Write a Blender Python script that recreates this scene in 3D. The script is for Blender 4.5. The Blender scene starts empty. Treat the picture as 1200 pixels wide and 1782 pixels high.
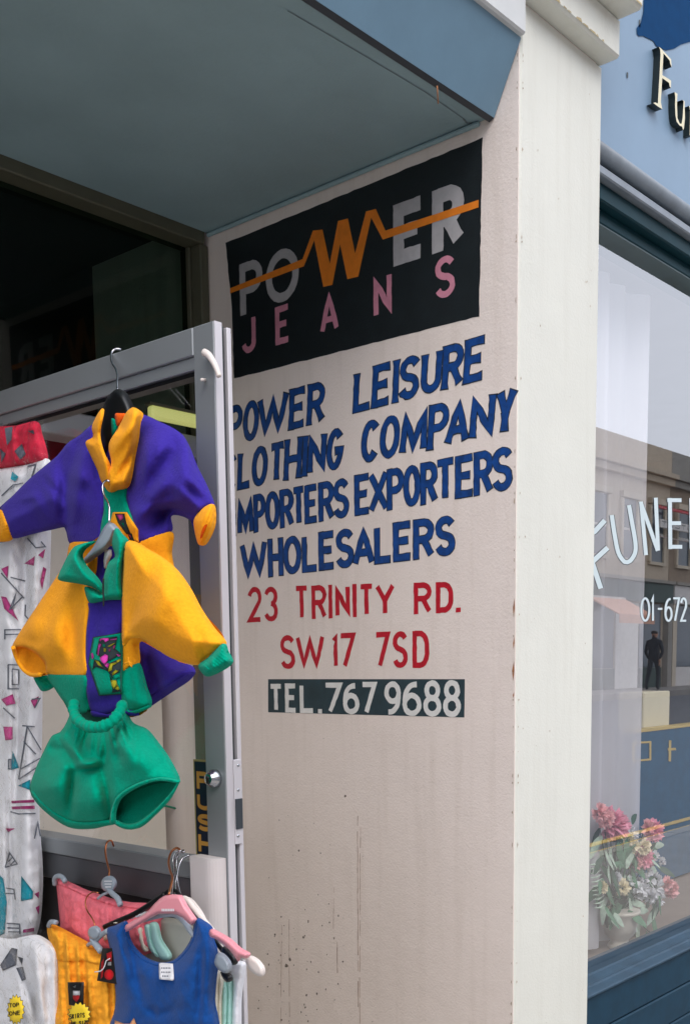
import bpy, math, random
import numpy as np
from mathutils import Vector, Matrix, noise
from mathutils.geometry import delaunay_2d_cdt

random.seed(7)
S = bpy.context.scene
C = S.collection
EYE = 1.6

# ------------------------------------------------------------------ camera
FPX, CY = 1866.5, 1389.6
YAW, PITCH, ROLL = 0.845152, -0.123786, -0.0131018
f0 = np.array([math.sin(YAW)*math.cos(PITCH), math.cos(YAW)*math.cos(PITCH), math.sin(PITCH)])
r0 = np.cross(f0, [0, 0, 1]); r0 /= np.linalg.norm(r0); u0 = np.cross(r0, f0)
cr = r0*math.cos(ROLL)+u0*math.sin(ROLL); cu = -r0*math.sin(ROLL)+u0*math.cos(ROLL)
cam = bpy.data.cameras.new('camera'); camo = bpy.data.objects.new('camera', cam); C.objects.link(camo)
camo.matrix_world = Matrix(((cr[0], cu[0], -f0[0], 0), (cr[1], cu[1], -f0[1], 0), (cr[2], cu[2], -f0[2], EYE), (0, 0, 0, 1)))
cam.sensor_fit = 'HORIZONTAL'; cam.sensor_width = 36; cam.lens = 36*FPX/1200
cam.shift_y = (CY-891)/1200; cam.clip_start = 0.05; cam.clip_end = 3000
S.camera = camo

# ------------------------------------------------------------------ light
w = bpy.data.worlds.new('World'); S.world = w; w.use_nodes = True
nt = w.node_tree; bg = nt.nodes['Background']
sky = nt.nodes.new('ShaderNodeTexSky'); sky.sky_type = 'NISHITA'; sky.sun_disc = False
SUN_EL, SUN_AZ = math.radians(48), math.radians(215)     # compass bearing of the sun, from +Y towards +X
sky.sun_elevation = SUN_EL; sky.sun_rotation = SUN_AZ
sky.air_density = 1.0; sky.dust_density = 4.0; sky.ozone_density = 1.0
# thin bright cloud over the blue
cl = nt.nodes.new('ShaderNodeMix'); cl.data_type = 'RGBA'; cl.inputs[0].default_value = .75
cl.inputs[7].default_value = (10.5, 10.9, 12.2, 1)
nt.links.new(sky.outputs[0], cl.inputs[6]); nt.links.new(cl.outputs[2], bg.inputs[0]); bg.inputs[1].default_value = 0.15
sl = bpy.data.lights.new('sun', 'SUN'); sl.energy = .8; sl.angle = math.radians(35); sl.color = (1, .95, .87)
so = bpy.data.objects.new('sun', sl); C.objects.link(so)
sd = Vector((math.sin(SUN_AZ)*math.cos(SUN_EL), math.cos(SUN_AZ)*math.cos(SUN_EL), math.sin(SUN_EL)))
so.rotation_euler = sd.to_track_quat('Z', 'Y').to_euler(); so.location = (0, -20, 30)
S.view_settings.view_transform = 'Standard'; S.view_settings.look = 'None'
S.view_settings.exposure = 0.52; S.view_settings.gamma = 1; S.view_settings.use_curve_mapping = False
S.render.engine = 'CYCLES'
S.cycles.max_bounces = 8; S.cycles.transparent_max_bounces = 24

# ------------------------------------------------------------------ geometry helpers
A = np.array([cr, -cu, f0])
def ray(x, y):
    return A.T @ np.array([(x-600)/FPX, (y-CY)/FPX, 1.0])
def PX(x, y, v):
    d = ray(x, y); p = d*v/d[0]; return Vector((p[0], p[1], p[2]+EYE))
def PY(x, y, v):
    d = ray(x, y); p = d*v/d[1]; return Vector((p[0], p[1], p[2]+EYE))
def PZ(x, y, v):
    d = ray(x, y); p = d*(v-EYE)/d[2]; return Vector((p[0], p[1], p[2]+EYE))
def zoom(ox, oy, s):
    return lambda pts: [(ox+x*s, oy+y*s) for x, y in pts]
zA = zoom(0, 540, .36667); zB = zoom(0, 880, .36667); zC = zoom(0, 1380, .4)
z5 = zoom(380, 220, .45); z6 = zoom(380, 560, .45); z7 = zoom(380, 900, .45)
zG = zoom(1000, 700, .3087); zF = zoom(1000, 1180, .3378); zL = zoom(1020, 0, .21327)

def thing(name, label, cat, loc=(0, 0, 0), group=None):
    o = bpy.data.objects.new(name, None); C.objects.link(o); o.location = loc
    o.empty_display_size = .1
    o['label'] = label; o['category'] = cat
    if group: o['group'] = group
    return o
def tag(o, label, cat, group=None):
    o['label'] = label; o['category'] = cat
    if group: o['group'] = group
    return o
def struct(o):
    o['kind'] = 'structure'; return o

class MB:
    def __init__(s): s.v = []; s.f = []; s.m = []; s.sm = []
    def add(s, vs, fs, mi=0, smooth=False):
        b = len(s.v); s.v += [tuple(v) for v in vs]
        for f in fs: s.f.append(tuple(b+i for i in f)); s.m.append(mi); s.sm.append(smooth)
    def box(s, x0, x1, y0, y1, z0, z1, mi=0, bev=0):
        x0, x1 = sorted((x0, x1)); y0, y1 = sorted((y0, y1)); z0, z1 = sorted((z0, z1))
        b = min(bev, (x1-x0)/3, (y1-y0)/3, (z1-z0)/3)
        if b <= 0:
            vs = [(x, y, z) for x in (x0, x1) for y in (y0, y1) for z in (z0, z1)]
            s.add(vs, [(0, 1, 3, 2), (4, 6, 7, 5), (0, 4, 5, 1), (2, 3, 7, 6), (0, 2, 6, 4), (1, 5, 7, 3)], mi); return
        vs = []; idx = {}
        for i, x in enumerate((x0, x1)):
            for j, y in enumerate((y0, y1)):
                for k, z in enumerate((z0, z1)):
                    sx = b if i == 0 else -b; sy = b if j == 0 else -b; sz = b if k == 0 else -b
                    idx[i, j, k, 0] = len(vs); vs.append((x, y+sy, z+sz))
                    idx[i, j, k, 1] = len(vs); vs.append((x+sx, y, z+sz))
                    idx[i, j, k, 2] = len(vs); vs.append((x+sx, y+sy, z))
        fs = []
        for i in (0, 1): fs.append([idx[i, a, c, 0] for a, c in ((0, 0), (0, 1), (1, 1), (1, 0))])
        for j in (0, 1): fs.append([idx[a, j, c, 1] for a, c in ((0, 0), (0, 1), (1, 1), (1, 0))])
        for k in (0, 1): fs.append([idx[a, c, k, 2] for a, c in ((0, 0), (0, 1), (1, 1), (1, 0))])
        for i in (0, 1):
            for j in (0, 1): fs.append([idx[i, j, 0, 0], idx[i, j, 1, 0], idx[i, j, 1, 1], idx[i, j, 0, 1]])
            for k in (0, 1): fs.append([idx[i, 0, k, 0], idx[i, 1, k, 0], idx[i, 1, k, 2], idx[i, 0, k, 2]])
        for j in (0, 1):
            for k in (0, 1): fs.append([idx[0, j, k, 1], idx[1, j, k, 1], idx[1, j, k, 2], idx[0, j, k, 2]])
        for i in (0, 1):
            for j in (0, 1):
                for k in (0, 1): fs.append([idx[i, j, k, 0], idx[i, j, k, 1], idx[i, j, k, 2]])
        s.add(vs, fs, mi)
    def prism_x(s, prof, x0, x1, mi=0):      # profile in (y, z) swept along X
        n = len(prof); vs = [(x0, y, z) for y, z in prof]+[(x1, y, z) for y, z in prof]
        s.add(vs, [tuple(range(n)), tuple(range(2*n-1, n-1, -1))]+[(i, (i+1) % n, (i+1) % n+n, i+n) for i in range(n)], mi)
    def tube(s, pts, r, n=8, mi=0, cap=True):
        pts = [Vector(p) for p in pts]; rs = r if isinstance(r, (list, tuple)) else [r]*len(pts)
        vs = []; up = Vector((0.3, 0.5, .81))
        for i, p in enumerate(pts):
            t = (pts[min(i+1, len(pts)-1)]-pts[max(i-1, 0)]).normalized()
            a = t.cross(up)
            if a.length < 1e-4: a = t.cross(Vector((1, 0, 0)))
            a.normalize(); b = t.cross(a)
            for k in range(n):
                th = 2*math.pi*k/n; vs.append(p+(a*math.cos(th)+b*math.sin(th))*rs[i])
        fs = [(i*n+k, i*n+(k+1) % n, (i+1)*n+(k+1) % n, (i+1)*n+k) for i in range(len(pts)-1) for k in range(n)]
        if cap: fs += [tuple(range(n)), tuple(range((len(pts)-1)*n, len(pts)*n))]
        s.add(vs, fs, mi, True)
    def lathe(s, prof, c, axis='z', n=24, mi=0):
        vs = []
        for r, h in prof:
            for k in range(n):
                th = 2*math.pi*k/n; a, b = r*math.cos(th), r*math.sin(th)
                vs.append({'z': (c[0]+a, c[1]+b, c[2]+h), 'x': (c[0]+h, c[1]+a, c[2]+b), 'y': (c[0]+a, c[1]+h, c[2]+b)}[axis])
        fs = [(i*n+k, i*n+(k+1) % n, (i+1)*n+(k+1) % n, (i+1)*n+k) for i in range(len(prof)-1) for k in range(n)]
        fs += [tuple(range(n)), tuple(range((len(prof)-1)*n, len(prof)*n))]
        s.add(vs, fs, mi, True)
    def build(s, name, mats, parent=None, recalc=True):
        me = bpy.data.meshes.new(name); me.from_pydata(s.v, [], s.f)
        if not isinstance(mats, (list, tuple)): mats = [mats]
        for m in mats: me.materials.append(m)
        me.polygons.foreach_set('material_index', s.m); me.polygons.foreach_set('use_smooth', s.sm)
        if recalc:
            import bmesh
            bm = bmesh.new(); bm.from_mesh(me); bmesh.ops.recalc_face_normals(bm, faces=bm.faces); bm.to_mesh(me); bm.free()
        me.update()
        o = bpy.data.objects.new(name, me); C.objects.link(o)
        if parent:
            o.parent = parent
            loc = Vector(parent.location)
            if parent.parent: loc = loc+Vector(parent.parent.location)
            if loc.length: me.transform(Matrix.Translation(-loc))
        return o

# ------------------------------------------------------------------ materials
def srgb(r, g, b):
    f = lambda c: (c/255/12.92) if c <= 10 else ((c/255+.055)/1.055)**2.4
    return (f(r), f(g), f(b), 1)
def nodes(name):
    m = bpy.data.materials.new(name); m.use_nodes = True; return m, m.node_tree, m.node_tree.nodes['Principled BSDF']
def mat(name, col, rough=.6, metal=0, var=.12, scale=8, bump=0, bscale=60, spec=.5, sheen=0, coat=0, stretch=None):
    m, t, b = nodes(name); N = t.nodes; L = t.links
    tc = N.new('ShaderNodeTexCoord'); src = tc.outputs['Object']
    if stretch:
        mp = N.new('ShaderNodeMapping'); mp.inputs['Scale'].default_value = stretch; L.new(src, mp.inputs[0]); src = mp.outputs[0]
    if var:
        n = N.new('ShaderNodeTexNoise'); n.inputs['Scale'].default_value = scale; n.inputs['Detail'].default_value = 6; n.inputs['Roughness'].default_value = .6
        L.new(src, n.inputs['Vector'])
        r = N.new('ShaderNodeValToRGB'); r.color_ramp.elements[0].position = .3; r.color_ramp.elements[1].position = .7
        r.color_ramp.elements[0].color = tuple(c*(1-var) for c in col[:3])+(1,)
        r.color_ramp.elements[1].color = tuple(min(1, c*(1+var*.7)) for c in col[:3])+(1,)
        L.new(n.outputs[0], r.inputs[0]); L.new(r.outputs[0], b.inputs['Base Color'])
    else: b.inputs['Base Color'].default_value = col
    b.inputs['Roughness'].default_value = rough; b.inputs['Metallic'].default_value = metal
    b.inputs['Specular IOR Level'].default_value = spec
    if sheen: b.inputs['Sheen Weight'].default_value = sheen; b.inputs['Sheen Roughness'].default_value = .5
    if coat: b.inputs['Coat Weight'].default_value = coat; b.inputs['Coat Roughness'].default_value = .05
    if bump:
        n2 = N.new('ShaderNodeTexNoise'); n2.inputs['Scale'].default_value = bscale; n2.inputs['Detail'].default_value = 4
        L.new(src, n2.inputs['Vector'])
        bp = N.new('ShaderNodeBump'); bp.inputs['Strength'].default_value = min(1, bump); bp.inputs['Distance'].default_value = .002
        L.new(n2.outputs[0], bp.inputs['Height']); L.new(bp.outputs[0], b.inputs['Normal'])
    return m
def fleece(name, col):
    return mat(name, col, 1.0, var=.10, scale=220, bump=.55, bscale=260, spec=.03, sheen=.06)
def mixc(t, fac, a, bcol):
    n = t.nodes.new('ShaderNodeMix'); n.data_type = 'RGBA'
    t.links.new(fac, n.inputs[0])
    if hasattr(a, 'is_linked') or hasattr(a, 'links'): t.links.new(a, n.inputs[6])
    else: n.inputs[6].default_value = a
    n.inputs[7].default_value = bcol
    return n.outputs[2]
def wall_mat(name, col, dirt=1.0):
    m, t, b = nodes(name); N = t.nodes; L = t.links
    tc = N.new('ShaderNodeTexCoord'); src = tc.outputs['Object']
    def noi(scale, detail=5, rough=.6, st=None):
        n = N.new('ShaderNodeTexNoise'); n.inputs['Scale'].default_value = scale; n.inputs['Detail'].default_value = detail; n.inputs['Roughness'].default_value = rough
        if st:
            mp = N.new('ShaderNodeMapping'); mp.inputs['Scale'].default_value = st; L.new(src, mp.inputs[0]); L.new(mp.outputs[0], n.inputs['Vector'])
        else: L.new(src, n.inputs['Vector'])
        return n.outputs[0]
    def ramp(v, p0, p1, inv=False):
        r = N.new('ShaderNodeMapRange'); r.inputs['From Min'].default_value = p0; r.inputs['From Max'].default_value = p1
        r.inputs['To Min'].default_value = 1 if inv else 0; r.inputs['To Max'].default_value = 0 if inv else 1
        L.new(v, r.inputs[0]); return r.outputs[0]
    def mul(a, k):
        x = N.new('ShaderNodeMath'); x.operation = 'MULTIPLY'; L.new(a, x.inputs[0])
        if isinstance(k, (int, float)): x.inputs[1].default_value = k
        else: L.new(k, x.inputs[1])
        return x.outputs[0]
    c1 = mixc(t, mul(ramp(noi(2.5), .35, .7), .35), col, tuple(c*.80 for c in col[:3])+(1,))
    c2 = mixc(t, mul(ramp(noi(6, st=(5, 5, .35)), .50, .80), .28*dirt), c1, tuple(c*k for c, k in zip(col[:3], (.62, .58, .52)))+(1,))
    sep = N.new('ShaderNodeSeparateXYZ'); L.new(src, sep.inputs[0])
    low = ramp(sep.outputs[2], EYE-.25, EYE-.75)
    spots = mul(ramp(noi(55, 3, .7), .66, .70), mul(ramp(noi(7), .5, .62), low))
    c3 = mixc(t, mul(spots, .45*dirt), c2, (.05, .045, .04, 1))
    c4 = mixc(t, mul(low, .22*dirt), c3, tuple(c*k for c, k in zip(col[:3], (.62, .58, .5)))+(1,))
    L.new(c4, b.inputs['Base Color']); b.inputs['Roughness'].default_value = .75; b.inputs['Specular IOR Level'].default_value = .3
    add = N.new('ShaderNodeMath'); add.operation = 'ADD'; L.new(noi(180, 3), add.inputs[0]); L.new(mul(noi(14, 5), 2.2), add.inputs[1])
    bp = N.new('ShaderNodeBump'); bp.inputs['Strength'].default_value = .3*(.4+.6*dirt); bp.inputs['Distance'].default_value = .003
    L.new(add.outputs[0], bp.inputs['Height']); L.new(bp.outputs[0], b.inputs['Normal'])
    return m
def glass(name, ior, rough=0.0, tint=(1, 1, 1, 1), bump=0, gloss=(1, 1, 1, 1)):
    m, t, b = nodes(name); N = t.nodes; L = t.links; N.remove(b)
    tr = N.new('ShaderNodeBsdfTransparent'); tr.inputs[0].default_value = tint
    gl = N.new('ShaderNodeBsdfGlossy'); gl.inputs['Roughness'].default_value = rough; gl.inputs[0].default_value = gloss
    fr = N.new('ShaderNodeFresnel'); fr.inputs[0].default_value = ior
    ge = N.new('ShaderNodeNewGeometry'); mr = N.new('ShaderNodeMapRange'); mr.inputs['To Min'].default_value = ior; mr.inputs['To Max'].default_value = 1/ior
    L.new(ge.outputs['Backfacing'], mr.inputs[0]); L.new(mr.outputs[0], fr.inputs[0])
    mx = N.new('ShaderNodeMixShader'); L.new(fr.outputs[0], mx.inputs[0]); L.new(tr.outputs[0], mx.inputs[1]); L.new(gl.outputs[0], mx.inputs[2])
    L.new(mx.outputs[0], N['Material Output'].inputs[0])
    if bump:
        n = N.new('ShaderNodeTexNoise'); n.inputs['Scale'].default_value = 38; n.inputs['Detail'].default_value = 6; n.inputs['Distortion'].default_value = 3
        tc = N.new('ShaderNodeTexCoord'); L.new(tc.outputs['Object'], n.inputs['Vector'])
        bp = N.new('ShaderNodeBump'); bp.inputs['Strength'].default_value = bump; bp.inputs['Distance'].default_value = .01
        L.new(n.outputs[0], bp.inputs['Height']); L.new(bp.outputs[0], gl.inputs['Normal']); L.new(bp.outputs[0], fr.inputs['Normal'])
    return m

M = {}
M['wall'] = wall_mat('painted render', srgb(236, 224, 216))
M['pilaster'] = wall_mat('painted pilaster', srgb(222, 223, 214), .6)
M['soffit'] = mat('soffit paint', srgb(145, 172, 179), .6, var=.11, scale=3.5, bump=.4, bscale=90)
M['canopy'] = mat('canopy board', srgb(112, 146, 168), .55, var=.07, scale=9, bump=.1)
M['canopy_top'] = mat('canopy top board', srgb(205, 208, 208), .6, var=.06)
M['black_paint'] = mat('black sign paint', srgb(18, 26, 30), .5, var=.25, scale=25, bump=.2, bscale=200)
M['grey_letter'] = mat('grey sign paint', srgb(172, 170, 172), .6, var=.12, scale=40)
M['orange_letter'] = mat('orange sign paint', srgb(232, 130, 30), .55, var=.12, scale=40)
M['pink_letter'] = mat('pink sign paint', srgb(205, 135, 155), .6, var=.15, scale=40)
M['blue_letter'] = mat('blue sign paint', srgb(10, 66, 136), .5, var=.4, scale=50)
M['letter_edge'] = mat('dark letter edging', srgb(38, 48, 60), .6, var=.2, scale=60)
M['red_letter'] = mat('red sign paint', srgb(190, 18, 42), .5, var=.2, scale=50)
M['slate_paint'] = mat('slate sign paint', srgb(38, 60, 68), .55, var=.2, scale=30)
M['white_letter'] = mat('white sign paint', srgb(225, 225, 222), .55, var=.1, scale=40)
M['alu'] = mat('anodised aluminium', srgb(146, 151, 154), .45, .45, var=.05, scale=4, bump=.05)
M['alu_light'] = mat('bright aluminium', srgb(215, 212, 216), .4, .35, var=.06, scale=6)
M['alu_dark'] = mat('groove', srgb(60, 66, 72), .6, .3, var=.1)
M['frame_dark'] = mat('dark olive frame', srgb(82, 82, 66), .6, var=.15)
M['steel'] = mat('lock steel', srgb(190, 195, 200), .22, 1, var=.05)
M['chrome'] = mat('hook wire', srgb(200, 200, 205), .2, 1, var=0)
M['copper'] = mat('copper wire', srgb(190, 120, 80), .3, .9, var=0)
M['white_plastic'] = mat('white plastic', srgb(225, 215, 208), .4, var=.05)
M['grey_plastic'] = mat('grey plastic', srgb(150, 160, 170), .35, var=.08)
M['black_plastic'] = mat('black plastic', srgb(14, 16, 18), .4, var=0)
M['pink_plastic'] = mat('pink plastic', srgb(228, 150, 160), .35, var=.05)
M['door_glass'] = glass('door glass', 1.5)
M['dark_glass'] = glass('transom glass', 1.25, tint=(.5, .6, .55, 1))
M['shop_glass'] = glass('shop window glass', 3.05, gloss=(1, 1, 1, 1))
M['poly'] = glass('polythene', 1.28, .12, bump=.6)
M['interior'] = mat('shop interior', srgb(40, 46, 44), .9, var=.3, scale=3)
M['panel'] = mat('beige inner panel', srgb(212, 205, 192), .7, var=.05, scale=5)
M['panel_line'] = mat('panel edge', srgb(120, 128, 130), .6, var=.1)
M['purple'] = fleece('purple fleece', srgb(60, 46, 148))
M['yellow'] = fleece('yellow fleece', srgb(255, 168, 36))
M['green'] = fleece('green fleece', srgb(0, 152, 122))
M['green_shade'] = mat('shaded green fleece', srgb(8, 112, 90), 1, var=.1, scale=200, spec=.03); M['orange_in'] = fleece('orange lining', srgb(235, 95, 20))  # the green here is darkened to carry shade inside the shorts leg
M['vest'] = mat('blue knit', srgb(16, 68, 134), .9, var=.12, scale=200, bump=.5, bscale=400, spec=.15, sheen=.1)
M['pink'] = mat('pink crinkle cotton', srgb(238, 120, 132), .9, var=.15, scale=120, bump=.9, bscale=110, spec=.1)
M['amber'] = mat('amber crinkle cotton', srgb(250, 168, 50), .9, var=.15, scale=120, bump=.9, bscale=110, spec=.1)
M['white_cloth'] = mat('white cotton', srgb(225, 226, 230), .9, var=.06, scale=20, bump=.4, bscale=60)
M['mint'] = mat('mint cotton', srgb(165, 210, 200), .9, var=.06)
M['cream_cloth'] = mat('cream cotton', srgb(222, 216, 200), .9, var=.06)
M['teal_print'] = mat('teal print', srgb(0, 150, 170), .9, var=.15, scale=80)
M['magenta'] = mat('magenta print', srgb(208, 70, 145), .9, var=.2, scale=80)
M['hot_pink'] = mat('hot pink print', srgb(240, 70, 190), .8, var=.1)
M['olive_print'] = mat('olive yellow print', srgb(185, 175, 30), .8, var=.15)
M['dark_print'] = mat('dark print', srgb(30, 45, 50), .8, var=.1)
M['grey_print'] = mat('grey print', srgb(96, 102, 114), .8, var=.1)
M['red_cloth'] = mat('red cloth', srgb(215, 30, 65), .8, var=.35, scale=30, bump=.5)
M['tag_black'] = mat('black card', srgb(20, 20, 22), .5, var=0)
M['tag_red'] = mat('red card', srgb(225, 20, 35), .5, var=0)
M['star_yellow'] = mat('yellow card', srgb(250, 215, 50), .6, var=.04)
M['label_white'] = mat('woven label', srgb(225, 225, 228), .8, var=.03)
M['fascia'] = mat('blue gloss fascia', srgb(126, 152, 176), .45, var=.05, scale=6, spec=.25)
M['fascia_reflection'] = mat('dark blue painted reflection', srgb(6, 62, 108), .7, var=.12, scale=30, spec=.05)  # dark reflection in the glossy fascia, put into a colour
M['gilt'] = mat('cream letter face', srgb(222, 214, 178), .4, var=.08)
M['letter_side'] = mat('dark letter body', srgb(20, 36, 38), .5, var=.1)
M['moulding'] = mat('grey moulding', srgb(130, 140, 150), .45, var=.15, scale=20)
M['teal_wood'] = mat('dark teal gloss paint', srgb(10, 54, 64), .5, var=.12, scale=12, spec=.15)
M['riser'] = mat('dark blue boards', srgb(20, 56, 76), .55, var=.25, scale=14, bump=.1, spec=.2)
M['sill'] = mat('blue sill paint', srgb(48, 72, 90), .5, var=.25, scale=12, spec=.2)
M['display'] = mat('dark teal board', srgb(0, 78, 112), .7, var=.15, scale=20)
M['gold'] = mat('gold trim', srgb(205, 180, 105), .5, var=.1)
M['cream_box'] = mat('cream card', srgb(222, 216, 188), .7, var=.04)
M['shelf'] = mat('window shelf', srgb(140, 128, 118), .7, var=.1)

# ------------------------------------------------------------------ shape helpers
def catmull(pts, step=3.0, closed=True):
    P = [np.array(p, float) for p in pts]; n = len(P); out = []
    rng = range(n if closed else n-1)
    for i in rng:
        p1, p2 = P[i], P[(i+1) % n]
        p0 = P[(i-1) % n] if closed or i > 0 else p1
        p3 = P[(i+2) % n] if closed or i < n-2 else p2
        d = np.linalg.norm(p2-p1); k = max(1, int(round(d/step)))
        m1 = (p2-p0)*.5; m2 = (p3-p1)*.5
        for m in (m1, m2):
            l = np.linalg.norm(m)
            if l > d: m *= d/l
        for j in range(k):
            t = j/k; t2 = t*t; t3 = t2*t
            out.append((2*t3-3*t2+1)*p1+(t3-2*t2+t)*m1+(-2*t3+3*t2)*p2+(t3-t2)*m2)
    if not closed: out.append(P[-1])
    return np.array(out)
def lin(pts, step=3.0):
    out = []; n = len(pts)
    for i in range(n):
        a = np.array(pts[i], float); b = np.array(pts[(i+1) % n], float)
        k = max(1, int(round(np.linalg.norm(b-a)/step)))
        for j in range(k): out.append(a+(b-a)*j/k)
    return np.array(out)
def segdist(Q, a, b):
    a = np.array(a, float); b = np.array(b, float); d = b-a; L = max(d@d, 1e-9)
    t = np.clip(((Q-a)@d)/L, 0, 1)
    return np.linalg.norm(Q-(a+t[:, None]*d), axis=1), t
def polydist(Q, poly):
    D = np.full(len(Q), 1e9)
    for i in range(len(poly)):
        d, _ = segdist(Q, poly[i], poly[(i+1) % len(poly)]); D = np.minimum(D, d)
    return D
def inside(Q, poly):
    x, y = Q[:, 0], Q[:, 1]; r = np.zeros(len(Q), bool); n = len(poly)
    for i in range(n):
        x1, y1 = poly[i]; x2, y2 = poly[(i+1) % n]
        if y1 == y2: continue
        c = ((y1 > y) != (y2 > y)) & (x < (x2-x1)*(y-y1)/(y2-y1)+x1); r ^= c
    return r
def tri_poly(bd, step):
    mn, mx = bd.min(0), bd.max(0)
    gx, gy = np.meshgrid(np.arange(mn[0]+step*.5, mx[0], step), np.arange(mn[1]+step*.5, mx[1], step))
    gx = gx.copy(); gx[1::2] += step*.5
    Q = np.stack([gx.ravel(), gy.ravel()], 1)
    if len(Q): Q = Q[inside(Q, bd)]
    if len(Q): Q = Q[polydist(Q, bd) > step*.45]
    pts = [Vector(p) for p in bd]+[Vector(p) for p in Q]
    n = len(bd)
    r = delaunay_2d_cdt(pts, [(i, (i+1) % n) for i in range(n)], [list(range(n))], 1, 1e-5)
    return np.array([tuple(v) for v in r[0]]), [tuple(f) for f in r[2]]

class Cloth:
    """A soft padded surface: outline on a vertical plane X = x0, puffed towards -X, with folds."""
    def __init__(s, outline, x0, bulge, width, folds=(), wob=.003, wscale=40, smooth=True, tilt=(0, 0, 0), fs=1.25):
        s.out = catmull(outline, 6) if smooth else lin(outline, 6)
        s.x0 = x0; s.b = bulge; s.w = width; s.folds = folds; s.wob = wob; s.ws = wscale; s.tilt = tilt; s.fs = fs
    def h(s, Q):
        d = polydist(Q, s.out); t = np.clip(d/s.w, 0, 1); e = .5*np.sqrt(t*(2-t))+.5*t*t*(3-2*t)
        ins = inside(Q, s.out); e = np.where(ins, e, 0)
        r = s.b*e
        k = np.clip(d/8, 0, 1)
        for fo in s.folds:
            a, b, amp, wd = fo
            amp = amp*s.fs; dd, tt = segdist(Q, a, b)
            taper = np.sin(np.pi*np.clip(tt*.8+.1, 0, 1))
            r = r+amp*np.exp(-(dd/wd)**2)*taper*k
        if s.wob:
            n = np.array([noise.noise(Vector((q[0]/s.ws, q[1]/s.ws, s.x0*50))) for q in Q])
            n2 = np.array([noise.noise(Vector((q[0]/s.ws*2.7+9, q[1]/s.ws*2.2, s.x0*50))) for q in Q])
            r = r+s.wob*(n+.4*n2)*k
        a, ox, oy = s.tilt if len(s.tilt) == 3 else (0, 0, 0)
        return r
    def at(s, Q, off=0):
        H = s.h(np.asarray(Q, float))
        return [PX(q[0], q[1], s.x0-h-off) for q, h in zip(Q, H)]
    def panel(s, name, poly, m, parent, step=4, smooth=True, off=0, groove=.0026, rim=.004, label=None, rib=None):
        bd = catmull(poly, step) if smooth else lin(poly, step)
        P, F = tri_poly(bd, step)
        H = s.h(P)+off
        if rib: H = H+rib[3]*np.sin(2*np.pi*(P[:, 0]*rib[0]+P[:, 1]*rib[1])/rib[2])
        if groove: H = H-groove*np.exp(-(polydist(P, bd)/2.2)**2)
        mb = MB(); n = len(P)
        vs = [PX(p[0], p[1], s.x0-h) for p, h in zip(P, H)]
        mb.add(vs, F, 0, True)
        # rim: boundary turned back
        edges = {}
        for f in F:
            for i in range(len(f)):
                e = (f[i], f[(i+1) % len(f)])
                if (e[1], e[0]) in edges: edges.pop((e[1], e[0]))
                else: edges[e] = 1
        bi = sorted({i for e in edges for i in e}); mp = {i: k for k, i in enumerate(bi)}
        b0 = len(mb.v); mb.v += [(vs[i][0]+rim, vs[i][1]+rim*.3, vs[i][2]) for i in bi]
        for a, b in edges:
            mb.f.append((b, a, b0+mp[a], b0+mp[b])); mb.m.append(0); mb.sm.append(True)
        o = mb.build(name, m, parent, recalc=True)
        if label: o['label'] = label
        return o
    def back(s, name, m, parent, depth=.5, step=9):
        P, F = tri_poly(s.out[::2], step); d = polydist(P, s.out[::2]); t = np.clip(d/s.w, 0, 1)
        vs = [PX(p[0], p[1], s.x0+.002+s.b*depth*math.sqrt(q*(2-q))) for p, q in zip(P, t)]
        mb = MB(); mb.add(vs, F, 0, True)
        return mb.build(name, m, parent, recalc=False)

def resamp(pts, closed, step):
    out = []; n = len(pts)
    for i in range(n if closed else n-1):
        a = np.array(pts[i], float); b = np.array(pts[(i+1) % n], float); k = max(1, int(np.linalg.norm(b-a)/step))
        L_ = np.linalg.norm(b-a)
        def sharp(j):
            if not closed and (j <= 0 or j >= n-1): return False
            p, q, r_ = np.array(pts[(j-1) % n], float), np.array(pts[j % n], float), np.array(pts[(j+1) % n], float)
            u, v = q-p, r_-q; return (u@v)/max(1e-12, np.linalg.norm(u)*np.linalg.norm(v)) < .8
        lo = .024 if sharp(i) else 0; hi = L_-(.024 if sharp(i+1) else 0)
        out.append(a)
        out += [a+(b-a)*j/k for j in range(1, k) if lo < L_*j/k < hi]
    if not closed: out.append(np.array(pts[-1], float))
    return out
def brush(pts, w, closed, flare=0, jit=.00045):
    P = resamp(pts, closed, .009); n = len(P); ws = []
    for p in P:
        d = 9 if closed else min(np.linalg.norm(p-P[0]), np.linalg.norm(p-P[-1]))
        ws.append(w*(1+flare*math.exp(-(d/.007)**2)))
    vs, fs = ribbon(P, ws, closed)
    return [np.array(v)+np.array((random.gauss(0, jit), random.gauss(0, jit))) for v in vs], fs
def ribbon(poly, w, closed=False):
    W = w if isinstance(w, list) else [w]*len(poly)
    P = [np.array(p, float) for p in poly]; n = len(P); L = []; R = []
    for i in range(n):
        a = P[i-1] if (i > 0 or closed) else None; b = P[(i+1) % n] if (i < n-1 or closed) else None
        d1 = (P[i]-a) if a is not None else (b-P[i]); d2 = (b-P[i]) if b is not None else d1
        d1 = d1/max(np.linalg.norm(d1), 1e-9); d2 = d2/max(np.linalg.norm(d2), 1e-9)
        t = d1+d2
        if np.linalg.norm(t) < 1e-6: t = d1
        t /= np.linalg.norm(t); nn = np.array([-t[1], t[0]]); c = max(.22, abs(nn@np.array([-d1[1], d1[0]])))
        L.append(P[i]+nn*W[i]/2/c); R.append(P[i]-nn*W[i]/2/c)
    vs = L+R; fs = [(i, (i+1) % n, (i+1) % n+n, i+n) for i in range(n if closed else n-1)]
    return vs, fs
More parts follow.
